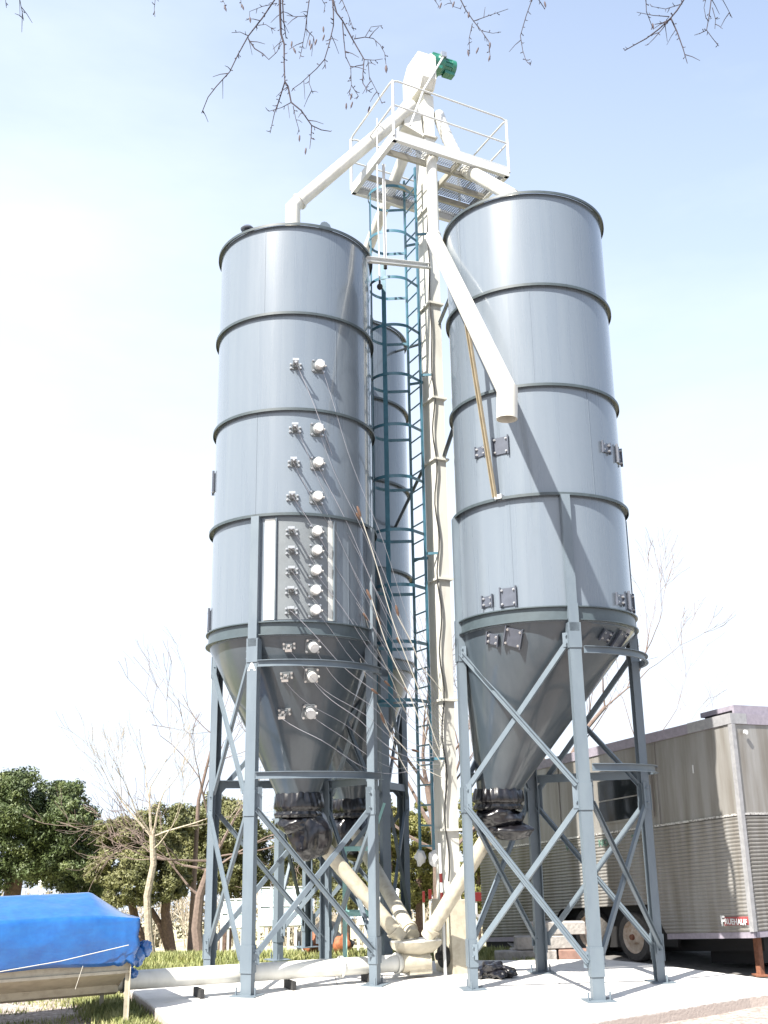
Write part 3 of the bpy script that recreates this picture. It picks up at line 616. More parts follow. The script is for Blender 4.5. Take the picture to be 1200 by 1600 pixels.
PA=V((-3.25,13.5,.26)); PB=V((.12,15.24,.2)); dP=(PB-PA).normalized(); dN=V((dP.y,-dP.x,0)).normalized()
SCN=empty('screw_conveyor',(PB.x,PB.y,0),'cream tubular screw conveyor lying along the slab','conveyor')
b=MB(); b.tube([PA-dP*2.4,PB],.108,32); b.build('tube',M['cream'],SCN,True)
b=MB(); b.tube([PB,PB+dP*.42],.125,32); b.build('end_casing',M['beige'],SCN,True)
for k in (.04,1.62,2.9,3.72):
    q=PA+dP*k; b=MB(); b.tube([q,q+dP*.025],.135,28); b.build('pipe_flange',M['ring'] if k<1 else M['cream'],SCN,True)
for k in (1.0,2.2,3.3):
    q=PA+dP*k; b=MB(); b.box((q.x,q.y,.055),.05,.3,.1,math.atan2(dP.y,dP.x)); b.build('support_foot',M['rubber'],SCN)

# hopper trough with tarpaulin
HB=PA-dP*.0; HW=.6; hl=3.2; o=PA-dP*.02
TH=empty('receiving_hopper',o-dP*1.2-Z*.26,'beige steel receiving hopper at the left end of the screw conveyor','hopper')
b=MB(); prof=[(-HW,1.0),(-HW,.43),(-.14,.24),(-.12,.16),(0,.12),(.12,.16),(.14,.24),(HW,.43),(HW,1.0),(HW-.02,1.0),(HW-.02,.45),(.12,.27),(-.12,.27),(-HW+.02,.45),(-HW+.02,1.0)]
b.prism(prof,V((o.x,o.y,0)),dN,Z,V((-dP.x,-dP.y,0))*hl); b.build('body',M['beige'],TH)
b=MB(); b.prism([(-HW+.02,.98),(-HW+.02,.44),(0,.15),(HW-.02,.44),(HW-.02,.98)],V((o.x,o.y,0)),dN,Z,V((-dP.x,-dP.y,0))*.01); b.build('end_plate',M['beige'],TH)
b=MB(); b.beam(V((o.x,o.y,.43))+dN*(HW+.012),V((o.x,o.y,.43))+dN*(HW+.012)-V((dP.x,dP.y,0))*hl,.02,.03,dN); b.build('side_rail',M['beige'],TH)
dPh=V((dP.x,dP.y,0)).normalized()
for s_ in(-1,1):
    for k in (.02,3.1):
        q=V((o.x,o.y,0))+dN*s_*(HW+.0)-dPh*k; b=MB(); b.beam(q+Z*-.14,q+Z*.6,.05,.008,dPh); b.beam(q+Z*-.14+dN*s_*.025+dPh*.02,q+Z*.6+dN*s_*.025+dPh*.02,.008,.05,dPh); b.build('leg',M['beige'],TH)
# tarp surface
TPo=V((o.x,o.y,0))+dPh*.06; b=MB(); nu,nv=72,56; vs=[]
sec=[(-HW-.04,.50),(-HW-.05,.75),(-HW-.03,1.01),(-.02,1.27),(.02,1.27),(HW+.03,1.03),(HW+.08,.78),(HW+.075,.545)]
cum=[0]
for i in range(1,len(sec)): cum.append(cum[-1]+math.hypot(sec[i][0]-sec[i-1][0],sec[i][1]-sec[i-1][1]))
def secp(t):
    s_=t*cum[-1]
    for i in range(1,len(sec)):
        if s_<=cum[i]+1e-9:
            k=(s_-cum[i-1])/(cum[i]-cum[i-1]); return sec[i-1][0]+(sec[i][0]-sec[i-1][0])*k,sec[i-1][1]+(sec[i][1]-sec[i-1][1])*k
    return sec[-1]
for i in range(nu+1):
    k=i/nu; dist=hl*1.05*k-.02
    for j in range(nv+1):
        y,z=secp(j/nv); hip=max(0,min(1,1-dist/.42))
        if z>1.0: z=z-(z-1.0)*hip            # hipped end
        w=noise.noise(V((dist*2.2,j/nv*5,1)))*.014+noise.noise(V((dist*6+j*.1,j/nv*3,7)))*.005-.022*abs(noise.noise(V((dist*1.6+j*.07,j/nv*6-dist*1.3,11))))
        g_=max(0,1-dist/.35)*max(0,(1.0-z)/.5)          # gathered lower corner
        y2=y*(1+.03*g_*math.sin(dist*50+z*9))+(w if abs(y)>HW else 0); z2=z+(w*.35 if abs(y)<HW else 0)-.04*g_*math.sin(dist*40)+.05*g_*0
        low=(1.03-z)/.5 if abs(y)>=HW else 0
        z2-= max(0,low)*(.03*math.sin(dist*1.1+1)+.012*math.sin(dist*5))
        vs.append(TPo+dN*(y2)*1-dPh*(dist+.03*g_*math.sin(j*1.3))+Z*z2)
b.add(vs,[(i*(nv+1)+j,i*(nv+1)+j+1,(i+1)*(nv+1)+j+1,(i+1)*(nv+1)+j) for i in range(nu) for j in range(nv)])
# end flap
n0=len(b.v); fl=[]
for r_ in range(13):
    k=r_/12; z=1.0-.55*k
    for j in range(25):
        t=-1+2*j/24; fl.append(TPo+dN*(HW+.03)*t*(1-.22*k)+dPh*(.03+.05*math.sin(t*9+k*3)*k+.02*noise.noise(V((t*4,k*4,3))))+Z*(z+.02*math.sin(t*11)*k))
b.add(fl,[(i*25+j,i*25+j+1,(i+1)*25+j+1,(i+1)*25+j) for i in range(12) for j in range(24)])
TP=empty('blue_tarpaulin',o-dP*1.2+Z*.8,'creased blue tarpaulin draped over the beige hopper','tarpaulin')
tp=b.build('sheet',M['tarp'],TP,True,ang=60); sm=tp.modifiers.new('thick','SOLIDIFY'); sm.thickness=.004
b=MB(); q=TPo+dN*(HW*.78)+dPh*.04+Z*.55
for i,(dx,dz,rx,rz) in enumerate(((0,.02,.1,.12),(.1,.1,.09,.1),(-.12,-.08,.09,.07),(-.04,-.16,.08,.06))):
    blob(b,q+dPh*dx+dN*.03+Z*dz,(rx*.85,rx*.6,rz*.9),.3,i*5.7+2,4,3)
b.build('gathered_corner',M['tarp'],TP,True,ang=40)
b=MB(); q0=V((o.x,o.y,0))+dN*(HW+.085)
q0=q0+dN*.02; b.tube([q0-dPh*3.0+Z*.50,q0-dPh*1.6+Z*.52,q0-dPh*.8+Z*.60,q0-dPh*.05+Z*.72],.0045,6); b.tube([q0-dPh*.55+Z*.535,q0-dPh*.62+Z*.3],.003,6)
tag(b.build('tie_rope',M['rope'],loc=q0+Z*.6),'thin pale rope stretched along the blue tarpaulin side','rope')

# ------------------------------------------------------------------ signal cables from the ports
ends=[]
anch=[(V(E3(-.03,-.05,3.0+i*.11))) for i in range(7)]
rows=[(8.37,8.399),(7.389,7.41),(6.878,6.897),(6.377,6.393),(5.876,5.89),(5.323,5.333),(4.772,4.78),(4.311,4.314),(3.939,3.94),(3.475,3.473)]
azs=[(-84.5,-68.6),(-84.6,-69.4),(-85.2,-69.4),(-85.9,-69.8),(-86.1,-70.1),(-85.8,-70.5),(-86.1,-70.9),(-87.4,-71.7),(-90.6,-71.2),(-95.2,-70.6)]
nm_=['topmost','second','third','fourth','fifth','sixth','seventh','eighth','ninth','lowest']
for i,((z1,z2),(a1,a2)) in enumerate(zip(rows,azs)):
    for j,(z,a) in enumerate(((z1,a1),(z2,a2))):
        p,n,u=surf(XL,YL,a,z,tipL); s=p+n*(.2 if j==0 else .08)+V((.0,0,-.02)); e=E3(-.03,-.06,2.75+.16*(9-i)*.55+.07*j)
        mid_=[]; sag=.10+.05*rnd.random()+(.15 if i>6 else 0)
        root=empty('signal_cable',s,'grey cable from the %s %s of the left silo to the elevator'%(nm_[i],'probe' if j==0 else 'round port'),'cable','cables from the port rows to the elevator')
        N=22
        for k in range(N+1):
            t=k/N; q=s.lerp(e,t); q.z-=sag*4*t*(1-t)*(1+.25*math.sin(t*9+i)); q+=V((.02*math.sin(t*14+i*2+j),-.12*4*t*(1-t),0)); mid_.append(q)
        b=MB(); b.tube(mid_,.003 if (i+j)%3 else .0045,5); b.build('cable',M['cable'],root,True)
        if (i*2+j)%2==0:
            k=int(N*(.42+.4*((i*37+j*11)%10)/10)); d=(mid_[k+1]-mid_[k]).normalized(); b=MB(); b.tube([mid_[k]-d*.0,mid_[k]+d*.02,mid_[k]+d*.09,mid_[k]+d*.13],[.01,.018,.018,.008],8); b.build('connector',M['copper'],root,True)
# loose cables in front of the silo with connectors hanging at their top
for i,(x0,y0,x1,y1,c) in enumerate(((563,805,688,1172,0),(552,910,640,1120,1),(579,935,690,1195,0),(560,1020,650,1230,1),(600,1128,690,1215,0),(622,960,690,1080,1))):
    s=at(x0,y0,14.35+.1*i); e=at(x1,y1,15.3); root=empty('loose_cable',s,['pale cable with a brown plug, highest of the loose ones beside the left silo','pale cable with a brown plug hanging in front of the silo panel edge','pale cable with a brown plug crossing the right leg of the left silo','pale cable with a brown plug below the left silo ring','pale cable with a brown plug beside the rear silo cone','pale cable behind the cage with no silo port near it'][i],'cable','loose plugged cables')
    pts=[]
    for k in range(25):
        t=k/24; q=s.lerp(e,t); q.z-=.12*4*t*(1-t); q.x+=.015*math.sin(t*11+i); pts.append(q)
    b=MB(); b.tube(pts,.0065,6); b.build('cable',M['rope'],root,True)
    d=(s-pts[1]).normalized(); b=MB(); b.tube([s-d*.02,s+d*.02,s+d*.1,s+d*.14],[.012,.02,.02,.009],8); b.build('plug',M['copper'],root,True)

# ------------------------------------------------------------------ small things on and behind the slab
q=onz(770,1528); b=MB()
for i,(dx,dy,rx,rz) in enumerate(((-.18,0,.12,.08),(0,.03,.16,.11),(.17,.02,.14,.08),(.06,-.06,.12,.06))): blob(b,q+V((dx,dy,rz*.8)),(rx,.13,rz),.5,i*4.4+1,4,5)
tag(b.build('plastic_bag',M['plastic'],smooth=True,loc=q,ang=45),'crumpled black plastic lying flat on the slab between the right silo legs','plastic bag')
# green stand under the rear silo
q=at(557,1430,16.6); gs=empty('green_stand',(q.x,q.y,0),'pale green steel stand under the rear silo bag','stand')
W=.24
tops=[V((q.x-W+.06,q.y,0)),V((q.x+.2,q.y,0)),V((q.x+.2,q.y+.4,0)),V((q.x-W+.06,q.y+.4,0))]
for t_ in tops:
    b=MB(); b.beam(t_+Z*.0,t_+Z*1.66,.05,.05,(1,0,0)); b.build('leg',M['frame_green'],gs)
for z in(1.64,.72):
    for i in range(4):
        b=MB(); b.beam(tops[i]+Z*z,tops[(i+1)%4]+Z*z,.045,.06); b.build('cross_bar',M['frame_green'],gs)
b=MB(); b.beam(tops[1]+Z*1.64,tops[1]+V((.24,.0,2.3)),.04,.04); b.build('arm',M['frame_green'],gs)
# stack of kerb stones
def stone(p,sx,sy,sz,rz,m,label):
    b=MB(); b.box(p,sx,sy,sz,rz); o=b.build('kerb_stone',m,loc=V(p)-Z*sz/2); mo=o.modifiers.new('b','BEVEL'); mo.width=.012; tag(o,label,'stone','stacked kerb stones')
q=V((2.35,17.7,-.13))
q0=q
stone(q0+V((-.25,0,.1)),.95,.22,.19,.08,M['kerb'],'grey kerb stone on the ground, front left of the stack behind the right silo')
stone(q0+V((.62,.05,.1)),.7,.22,.19,-.05,M['brick'],'brown stone at the bottom right of the stack')
stone(q0+V((.1,.32,.1)),1.1,.25,.19,.05,M['kerb'],'long grey kerb stone at the back of the bottom course')
stone(q0+V((.05,.1,.3)),.9,.24,.19,.1,M['kerb'],'grey kerb stone in the middle course of the stack')
stone(q0+V((.3,.15,.5)),.85,.24,.19,-.04,M['kerb'],'topmost grey kerb stone of the stack beside the trailer')
# glazed frames
def glazed(x,y,Y,w,h,rz,label):
    p=at(x,y,Y); p.z=gz(p.x,p.y); r=empty('glazed_frame',p,label,'frame','white glazed cold frames'); ux=V((math.cos(rz),math.sin(rz),0)); uy=V((-math.sin(rz)*.45,math.cos(rz)*.45,.9)).normalized()
    b=MB(); o=p+Z*.55
    n=4
    for i in range(n+1): b.beam(o+ux*(w*i/n),o+ux*(w*i/n)+uy*h,.045,.03,ux)
    for k in (0,.5,1): b.beam(o+uy*h*k,o+ux*w+uy*h*k,.02,.05,uy)
    b.build('frame',M['white'],r)
    b=MB(); nn=ux.cross(uy)*.008; b.prism([(.02,.02),(w-.02,.02),(w-.02,h-.02),(.02,h-.02)],o-nn*1.5,ux,uy,nn); b.build('pane',M['paneglass'],r)
    b=MB()
    for i in range(int(w/.14)+1): b.beam(p+ux*.14*i,p+ux*.14*i+Z*.58,.05,.015,ux)
    b.build('picket_base',M['white'],r)
glazed(404,1492,21.5,.9,.75,.1,'white glazed cold frame seen through the left silo legs')
glazed(560,1485,22.0,.75,.7,-.2,'smaller white glazed cold frame behind the green stand')
glazed(345,1488,23.5,.6,.6,.2,'white glazed frame beside the dark pine trunk')
def heap(x,y,Y,rx,rz,seed,m,name,label,cat):
    p=at(x,y,Y); p.z=gz(p.x,p.y); b=MB(); blob(b,p+Z*rz*.7,(rx,rx*.6,rz),.4,seed,4,4); blob(b,p+V((rx*.7,.1,rz*.4)),(rx*.6,rx*.5,rz*.55),.4,seed+3,3,4); tag(b.build(name,m,smooth=True,loc=p,ang=60),label,cat)
heap(492,1492,19.6,.2,.24,2,M['orange'],'orange_sack','orange sack slumped on the grass behind the left silo legs','sack')
heap(535,1490,20.6,.14,.22,6,M['orange'],'orange_sack','smaller orange sack beyond the green stand','sack')
heap(500,1430,23,.5,.35,9,M['rubber'],'dark_heap','dark rounded heap under cover behind the orange sack','heap')
for i,(x,y) in enumerate(((744,1408),(672,1404),(662,1408))):
    p=at(x,y,27.); gzz=gz(p.x,p.y); r=empty('red_marker',(p.x,p.y,gzz),['wide red box on a post beyond the right silo foot','small red box on a post left of the elevator','thin red box on a post furthest left of the elevator'][i],'marker','red boxes beyond the slab')
    b=MB(); b.box((p.x,p.y,p.z+.1),[.30,.08,.06][i],.1,[.2,.22,.25][i]); b.build('box',M['red'],r)
    b=MB(); b.tube([(p.x,p.y,gzz),(p.x,p.y,p.z)],.025,8); b.build('post',M['cream'],r,True)
p=at(64,1390,48); g_=gz(p.x,p.y); r=empty('street_lamp',(p.x,p.y,g_),'small white lamp post standing beyond the blue tarpaulin','lamp post')
b=MB(); b.tube([(p.x,p.y,g_),(p.x,p.y,p.z+.1)],.05,8); b.build('pole',M['lamp'],r,True)
b=MB(); blob(b,(p.x,p.y,p.z+.25),(.16,.16,.18),.02,1,2); b.build('lamp_head',M['lamp'],r,True)

# ------------------------------------------------------------------ livestock trailer
TC=V((4.96,15.42,0)); TA=V((-.48,.877,0)).normalized(); TN=V((TA.y,-TA.x,0))   # TN points to the far side
TSL=.088
def T3(s,w,z): return TC+TA*s+TN*w+Z*(z-TSL*s)
TLr=empty('livestock_trailer',T3(2.5,1.1,.2)-Z*.2,'weathered silver livestock trailer with ribbed lower sides parked behind the right silo','trailer')
LEN,WID=6.7,2.3
b=MB()   # upper box skin
def tbox(b,s0,s1,w0,w1,z0,z1):
    vs=[T3(s,w,z) for s in(s0,s1) for w in(w0,w1) for z in(z0,z1)]
    b.add(vs,[(0,1,3,2),(4,6,7,5),(0,4,5,1),(2,3,7,6),(0,2,6,4),(1,5,7,3)])
tbox(b,0,LEN,0,WID,2.06,3.3); b.build('upper_body',M['trailer'],TLr)
# ribbed lower body
b=MB(); zb,zt=.5,2.03; n=30; prof=[]
for i in range(n):
    z0=zb+(zt-zb)*i/n; dz=(zt-zb)/n
    prof+=[(z0,.0),(z0+dz*.45,-.012),(z0+dz*.75,-.012),(z0+dz*.9,.0)]
prof.append((zt,0))
def ribside(b,S0,S1):
    vs=[];m_=len(prof)
    for s in (S0,S1):
        for z,o_ in prof: vs.append(T3(s,o_,z))
    b.add(vs,[(i,i+1,m_+i+1,m_+i) for i in range(m_-1)])
# side with wheel arch opening: columns of quads, lower edge follows the arch
def arch(s):
    if 1.72<s<4.55:
        e=min((s-1.72)/.35,(4.55-s)/.35,1); return .5+.42*math.sin(min(1,e)*PI/2)
    return .5
cols=[0+LEN*i/160 for i in range(161)]
vs=[];m_=len(prof)
for s in cols:
    zz=arch(s)
    for z,o_ in prof: vs.append(T3(s,o_,max(z,zz)))
b.add(vs,[(j*m_+i,j*m_+i+1,(j+1)*m_+i+1,(j+1)*m_+i) for j in range(160) for i in range(m_-1)])
vs=[]
for w in (0,WID):
    for z,o_ in prof: vs.append(T3(o_,w,z))
b.add(vs,[(i,i+1,m_+i+1,m_+i) for i in range(m_-1)])
b.build('ribbed_side',M['trailer'],TLr)
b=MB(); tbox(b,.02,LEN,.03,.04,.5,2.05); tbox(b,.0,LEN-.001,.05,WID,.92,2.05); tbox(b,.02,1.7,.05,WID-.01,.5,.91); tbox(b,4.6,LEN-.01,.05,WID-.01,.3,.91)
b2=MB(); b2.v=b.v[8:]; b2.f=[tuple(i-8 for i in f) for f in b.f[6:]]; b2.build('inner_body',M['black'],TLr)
b=MB(); tbox(b,-.02,LEN,-.02,WID+.02,3.302,3.45); b.build('roof_cap',M['roofcap'],TLr)
b=MB(); tbox(b,-.025,.85,-.025,.3,3.304,3.454); b.build('roof_corner_cap',M['trim'],TLr)
b=MB(); tbox(b,.1,.78,.2,1.3,3.53,3.6); tbox(b,.1,.14,.2,1.3,3.452,3.53); b.build('roof_hatch',M['roofcap'],TLr)
b=MB(); tbox(b,.16,.74,.25,1.25,3.452,3.528); b.build('hatch_gap_shade',M['black'],TLr)  # solid black box painting the shade in the gap under the hatch
b=MB(); tbox(b,-.03,.045,-.02,.0,.5,3.3); tbox(b,-.03,0,-.0,.05,.5,3.3); b.build('corner_post',M['trim'],TLr)
b=MB(); tbox(b,.05,LEN,-.02,-.001,2.035,2.065); tbox(b,-.02,-.001,.06,WID,2.035,2.065); b.build('belt_rail',M['belt'],TLr)
for s in (1.62,1.85,4.1,5.6):
    b=MB(); tbox(b,s,s+.05,-.015,-.001,2.07,3.3); b.build('side_rib',M['trim' if s==1.85 else 'trailer'],TLr)
b=MB(); tbox(b,1.74,3.06,-.03,-.001,2.19,2.90); wf=b.build('window_frame',M['trailer'],TLr)
b=MB(); tbox(b,1.78,3.02,-.036,-.0305,2.22,2.87); b.build('pane',M['glass'],wf)
b=MB(); tbox(b,1.78,3.02,-.042,-.037,2.54,2.56); b.build('window_bar',M['trailer'],wf)
b=MB(); tbox(b,0,LEN,.0,.04,.43,.499); b2=b
b=MB(); tbox(b,.0,1.7,.0,.05,.42,.497); tbox(b,4.6,LEN,.0,.05,.42,.497); tbox(b,0,.05,.06,WID,.42,.497); b.build('sill_rail',M['roofcap'],TLr)
b=MB(); tbox(b,.3,6.2,.5,.62,.22,.40); tbox(b,.3,6.2,1.6,1.72,.22,.40); tbox(b,.5,1.5,.65,1.55,.05,.38); b.build('chassis',M['black'],TLr)
for s in(.82,):
    b=MB(); tbox(b,s,s+.02,-.012,-.001,2.72,2.84); b.build('clip',M['white'],TLr)
b=MB(); q=T3(-.04,.22,3.18); b.disc(q,-TA,.035,.03,12); b.build('marker_lamp',M['white'],TLr,True)
# wheels
def wheel(s,w0,gr):
    p=T3(s,w0,0); r_=.36; c=V((p.x,p.y,gr+r_)); b=MB()
    pts=[(r_-.12,0),(r_-.02,.0),(r_,.03),(r_,.17),(r_-.02,.2),(r_-.12,.2)]
    def lth(prof,m,name,par):
        b=MB(); n=40; vs=[];mm=len(prof)
        side=TN.cross(Z)
        for j in range(n):
            a=2*PI*j/n; d=TA*math.cos(a)+Z*math.sin(a)
            for rr,x in prof: vs.append(c+d*rr+TN*x)
        b.add(vs,[(j*mm+i,((j+1)%n)*mm+i,((j+1)%n)*mm+i+1,j*mm+i+1) for j in range(n) for i in range(mm-1)])
        return b.build(name,m,par,True)
    wh=lth(pts,M['tyre'],'wheel',TLr)
    lth([(r_-.12,.0),(r_-.13,.02),(r_-.15,.05),(.12,.04),(.09,.0),(.05,-.01),(0,-.01)],M['rim'],'rim',wh)
    lth([(.045,-.011),(.04,-.05),(0,-.05)],M['rust'],'hub',wh)
M['plate_red']=mat('faded_red_plate',(.28,.06,.06),.6,var=.3,nscale=12)
M['tyre']=mat('tyre_rubber',(.075,.07,.065),.85,var=.3,nscale=8,bump=.3,bscale=40)
M['rim']=mat('dusty_rim',(.55,.48,.40),.6,nscale=4,col2=(.36,.26,.18))
gT=-.125
for s in (1.62+.45,3.18+.0): wheel(s+.45,-.0+.05,gT)
wheel(2.55,WID-.3,gT); wheel(3.7,WID-.3,gT)
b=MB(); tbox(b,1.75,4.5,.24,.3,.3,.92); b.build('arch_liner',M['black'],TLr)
q=T3(.28,.35,0); b=MB(); b.beam((q.x,q.y,-.1),(q.x,q.y,.4),.08,.08,TA); b.box((q.x,q.y,-.1),.2,.2,.02); b.build('landing_leg',M['rust'],TLr)
b=MB(); q=T3(1.1,1.4,0); c=V((q.x,q.y,.16)); b.tube([c,c+TN*.2],.34,28); b.build('spare_wheel',M['tyre'],TLr,True)
# maker's plate and lettering
pm=T3(.56,-.0205,.60); m4=Matrix((-(TA-Z*TSL).normalized(),Z,-TN)).transposed().to_4x4(); m4.translation=pm
b=MB(); tbox(b,.05,.5,-.019,-.013,.59,.70); b.build('maker_plate',M['plate_red'],TLr)
text_mesh('RUEHAUF',.105,.002,'plate_lettering',M['white'],TLr,Matrix.Translation(T3(.485,-.022,.61)-pm)@m4@Matrix.Scale(.9,4,(1,0,0)),TLr)
text_mesh('F',.19,.002,'plate_initial',M['white'],TLr,Matrix.Translation(T3(.56,-.024,.59)-pm)@m4,TLr)
M['lettergreen']=mat('faded_green_lettering',(.10,.19,.15),.7,var=.4,nscale=10)
text_mesh('NOVO',.15,.002,'side_lettering',M['lettergreen'],TLr,Matrix.Translation(T3(3.12,-.016,1.86)-pm)@m4,TLr)
text_mesh('W',.15,.002,'side_lettering',M['lettergreen'],TLr,Matrix.Translation(T3(4.0,-.016,1.86)-pm)@m4,TLr)
text_mesh('22',.15,.002,'side_lettering',M['lettergreen'],TLr,Matrix.Translation(T3(2.3,-.016,1.86)-pm)@m4,TLr)

# ------------------------------------------------------------------ vegetation
def grow(b,p,d,ln,r,lv,rg,spread=.5,up_=.15,nmin=2,thin=.0035,sides=5):
    if lv<0: return
    pts=[p]; rs=[r]; n=4; q=p.copy(); dd=d.copy(); kids=[]
    for i in range(n):
        dd=(dd+V((rg.uniform(-1,1),rg.uniform(-1,1),rg.uniform(-1,1)))*.16+Z*up_*.25).normalized(); q=q+dd*ln/n; pts.append(q.copy()); rs.append(max(thin,r*(1-.5*(i+1)/n))); kids.append((q.copy(),dd.copy(),rs[-1]))
    b.tube(pts,rs,sides if r>.012 else 3,False)
    for i in range(nmin+(1 if rg.random()<.6 else 0)):
        k=kids[-1] if i==0 else kids[rg.randint(1,n-1)]
        o=k[1].orthogonal().normalized(); o.rotate(Matrix.Rotation(rg.uniform(0,2*PI),3,k[1])) ; nd=(k[1]+o*spread*rg.uniform(.6,1.5)+Z*up_).normalized()
        grow(b,k[0],nd,ln*rg.uniform(.62,.85),max(thin,k[2]*.75),lv-1,rg,spread,up_,nmin,thin,sides)
def bare_tree(name,label,base,trunk,seeds,m,lv,ln,seed,spread=.5,thin=.006,up_=.2,cat='tree',group='bare winter trees'):
    root=empty(name,base,label,cat,group); rg=random.Random(seed)
    b=MB(); b.tube([q for q,_ in trunk],[r for _,r in trunk],9); b.build('trunk',m,root,True)
    b=MB()
    for p,d,l,r in seeds: grow(b,V(p),V(d).normalized(),l,r,lv,rg,spread,up_,2,thin)
    b.build('crown',m,root,True)
# pale young tree left
Yt=21.; P=lambda x,y,Y=Yt:at(x,y,Y)
bs=P(237,1500); bs.z=gz(bs.x,bs.y)
tr=[(bs,.085),(P(232,1455),.075),(P(230,1400),.07),(P(235,1375),.068),(P(240,1350),.062),(P(238,1305),.058)]
f=P(238,1308)
bare_tree('bare_tree','slender pale bare tree with a bent trunk, left of the silos',bs,tr,[(f,(-.75,.1,.55),.95,.026),(f,(-.12,.2,1),.95,.03),(f,(.3,-.2,.95),.85,.026),(f,(.9,.1,.42),1.1,.026),(P(236,1330),(.8,-.3,.6),.9,.018),(f,(-.4,-.2,.85),.85,.022)],M['bark_pale'],4,.72,11,.42,.0032,.22)
bs=at(312,1492,25.); bs.z=gz(bs.x,bs.y); q=lambda x,y:at(x,y,25.)
bare_tree('bare_tree','spreading pinkish bare tree with low branches behind the left silo legs',bs,[(bs,.13),(q(307,1450),.12),(q(312,1400),.1),(q(325,1360),.075),(q(345,1320),.05)],[(q(312,1400),(-.9,0,.5),1.1,.03),(q(325,1360),(-1,.1,.25),1.25,.03),(q(325,1360),(.8,.2,.5),1.5,.035),(q(345,1320),(.4,.2,.9),1.6,.035),(q(345,1320),(-.3,-.2,.95),1.6,.035),(q(330,1340),(.95,.1,.2),1.6,.03),(q(330,1345),(-.95,-.2,.12),1.5,.03)],M['bark_pink'],4,1.5,5,.55,.005,.1)
bs=at(688,1440,27.); bs.z=gz(bs.x,bs.y); q=lambda x,y:at(x,y,27.)
bare_tree('bare_tree','bare reddish tree seen through the ladder and elevator gap',bs,[(bs,.2),(q(686,1360),.15),(q(680,1290),.12),(q(668,1230),.08)],[(q(680,1290),(.5,0,.8),1.7,.06),(q(680,1300),(-.5,.1,.8),1.7,.06),(q(668,1230),(0,0,1),1.6,.06),(q(668,1230),(-.5,0,.8),1.5,.05),(q(686,1350),(.7,0,.6),1.8,.06),(q(684,1330),(-.8,0,.4),1.6,.05),(q(668,1230),(.5,0,.8),1.5,.05)],M['bark_pink'],4,1.5,21,.5,.006,.15)
bs=at(868,1300,27.); bs.z=gz(bs.x,bs.y); q=lambda x,y:at(x,y,27.)
bare_tree('bare_tree','bare forked tree rising behind the trailer roof',bs,[(bs,.12),(q(872,1220),.08),(q(915,1140),.055),(q(945,1105),.045)],[(q(945,1105),(.1,0,1),1.6,.025),(q(945,1105),(.8,0,.55),1.5,.025),(q(915,1140),(-.4,0,.9),1.2,.02),(q(872,1220),(-.5,0,.8),1.7,.03),(q(985,1075),(.6,0,.8),1.4,.03),(q(872,1230),(.6,.2,.5),1.8,.04)],M['bark_pink'],4,1.4,31,.45,.005,.2)
bs=at(1000,1330,33.); bs.z=gz(bs.x,bs.y); q=lambda x,y:at(x,y,33.)
bare_tree('bare_tree','faint thin bare tree far behind the trailer front',bs,[(bs,.09),(q(1000,1250),.05),(q(1005,1180),.03)],[(q(1005,1180),(.6,0,.7),1.8,.018),(q(1005,1180),(-.3,0,.9),1.8,.018),(q(1000,1230),(.9,0,.5),2.0,.02)],M['bark_pink'],3,1.6,41,.5,.004,.2)
bs=at(300,1400,30.); bs.z=gz(bs.x,bs.y); q=lambda x,y:at(x,y,30.)
bare_tree('bare_tree','tall thin twiggy bare tree whose tips show left of the left silo',bs,[(bs,.09),(q(310,1250),.05),(q(335,1150),.03)],[(q(335,1150),(-.7,0,.7),1.5,.016),(q(335,1150),(.2,0,.8),1.3,.016),(q(320,1200),(.9,0,.4),1.5,.016)],M['bark_pink'],3,1.5,51,.5,.003,.15)

def foliage(lobes,n,size,seed,b=None,sub=30):
    rg=random.Random(seed); b=b or MB(); vs=[];fs=[]; cl=[]
    for c,rad in lobes:
        c=V(c)
        for i in range(sub):
            d=V((rg.gauss(0,1),rg.gauss(0,1),rg.gauss(0,1))).normalized(); k=rg.uniform(.55,.98)
            f=rg.uniform(.22,.44); cl.append((c+V((d.x*rad[0],d.y*rad[1],d.z*rad[2]))*k,f*(rad[0]+rad[2])*.5,d))
    tot=sum(r**2 for _,r,_ in cl)
    for c,r_,dd in cl:
        for i in range(int(n*r_*r_/tot)):
            d=(V((rg.gauss(0,1),rg.gauss(0,1),rg.gauss(0,1))).normalized()+dd*.25).normalized()
            rr=rg.uniform(.5,1.05)*(1+.35*noise.noise(d*3+c))
            p=c+V((d.x,d.y,d.z*.8))*r_*rr
            nrm=(d+V((rg.gauss(0,.6),rg.gauss(0,.6),rg.gauss(0,.6)))).normalized(); t=nrm.orthogonal().normalized(); t.rotate(Matrix.Rotation(rg.uniform(0,6.28),3,nrm)); u=nrm.cross(t)
            s=size*rg.uniform(.5,1.4); m=len(vs); vs+=[p-t*s-u*s*.3,p+t*s-u*s*.2,p+t*s*.2+u*s*.6]; fs.append((m,m+1,m+2))
    b.add(vs,fs); return b
def tree(name,label,Y,trunks,lobes,n,size,seed,m,group='evergreen trees behind the silos',bark='bark_pine',loc=None):
    b0=at(*trunks[0][0][:2],Y); b0.z=gz(b0.x,b0.y)
    root=empty(name,b0,label,'tree',group)
    for tr in trunks:
        pts=[at(x,y,Y) for x,y,r in tr]; pts[0].z=gz(pts[0].x,pts[0].y)-.05; b=MB(); b.tube(pts,[r for x,y,r in tr],9); b.build('trunk',M[bark],root,True)
    rg=random.Random(seed); L_=[]
    for x,y,rx,rz in lobes:
        c=at(x,y,Y); sc_=Y/F; L_.append((c+V((0,rg.uniform(-.8,.8),0)),(rx*sc_,rx*sc_*.9,rz*sc_)))
    b=foliage(L_,n,size,seed); b.build('crown',m,root)
    return root
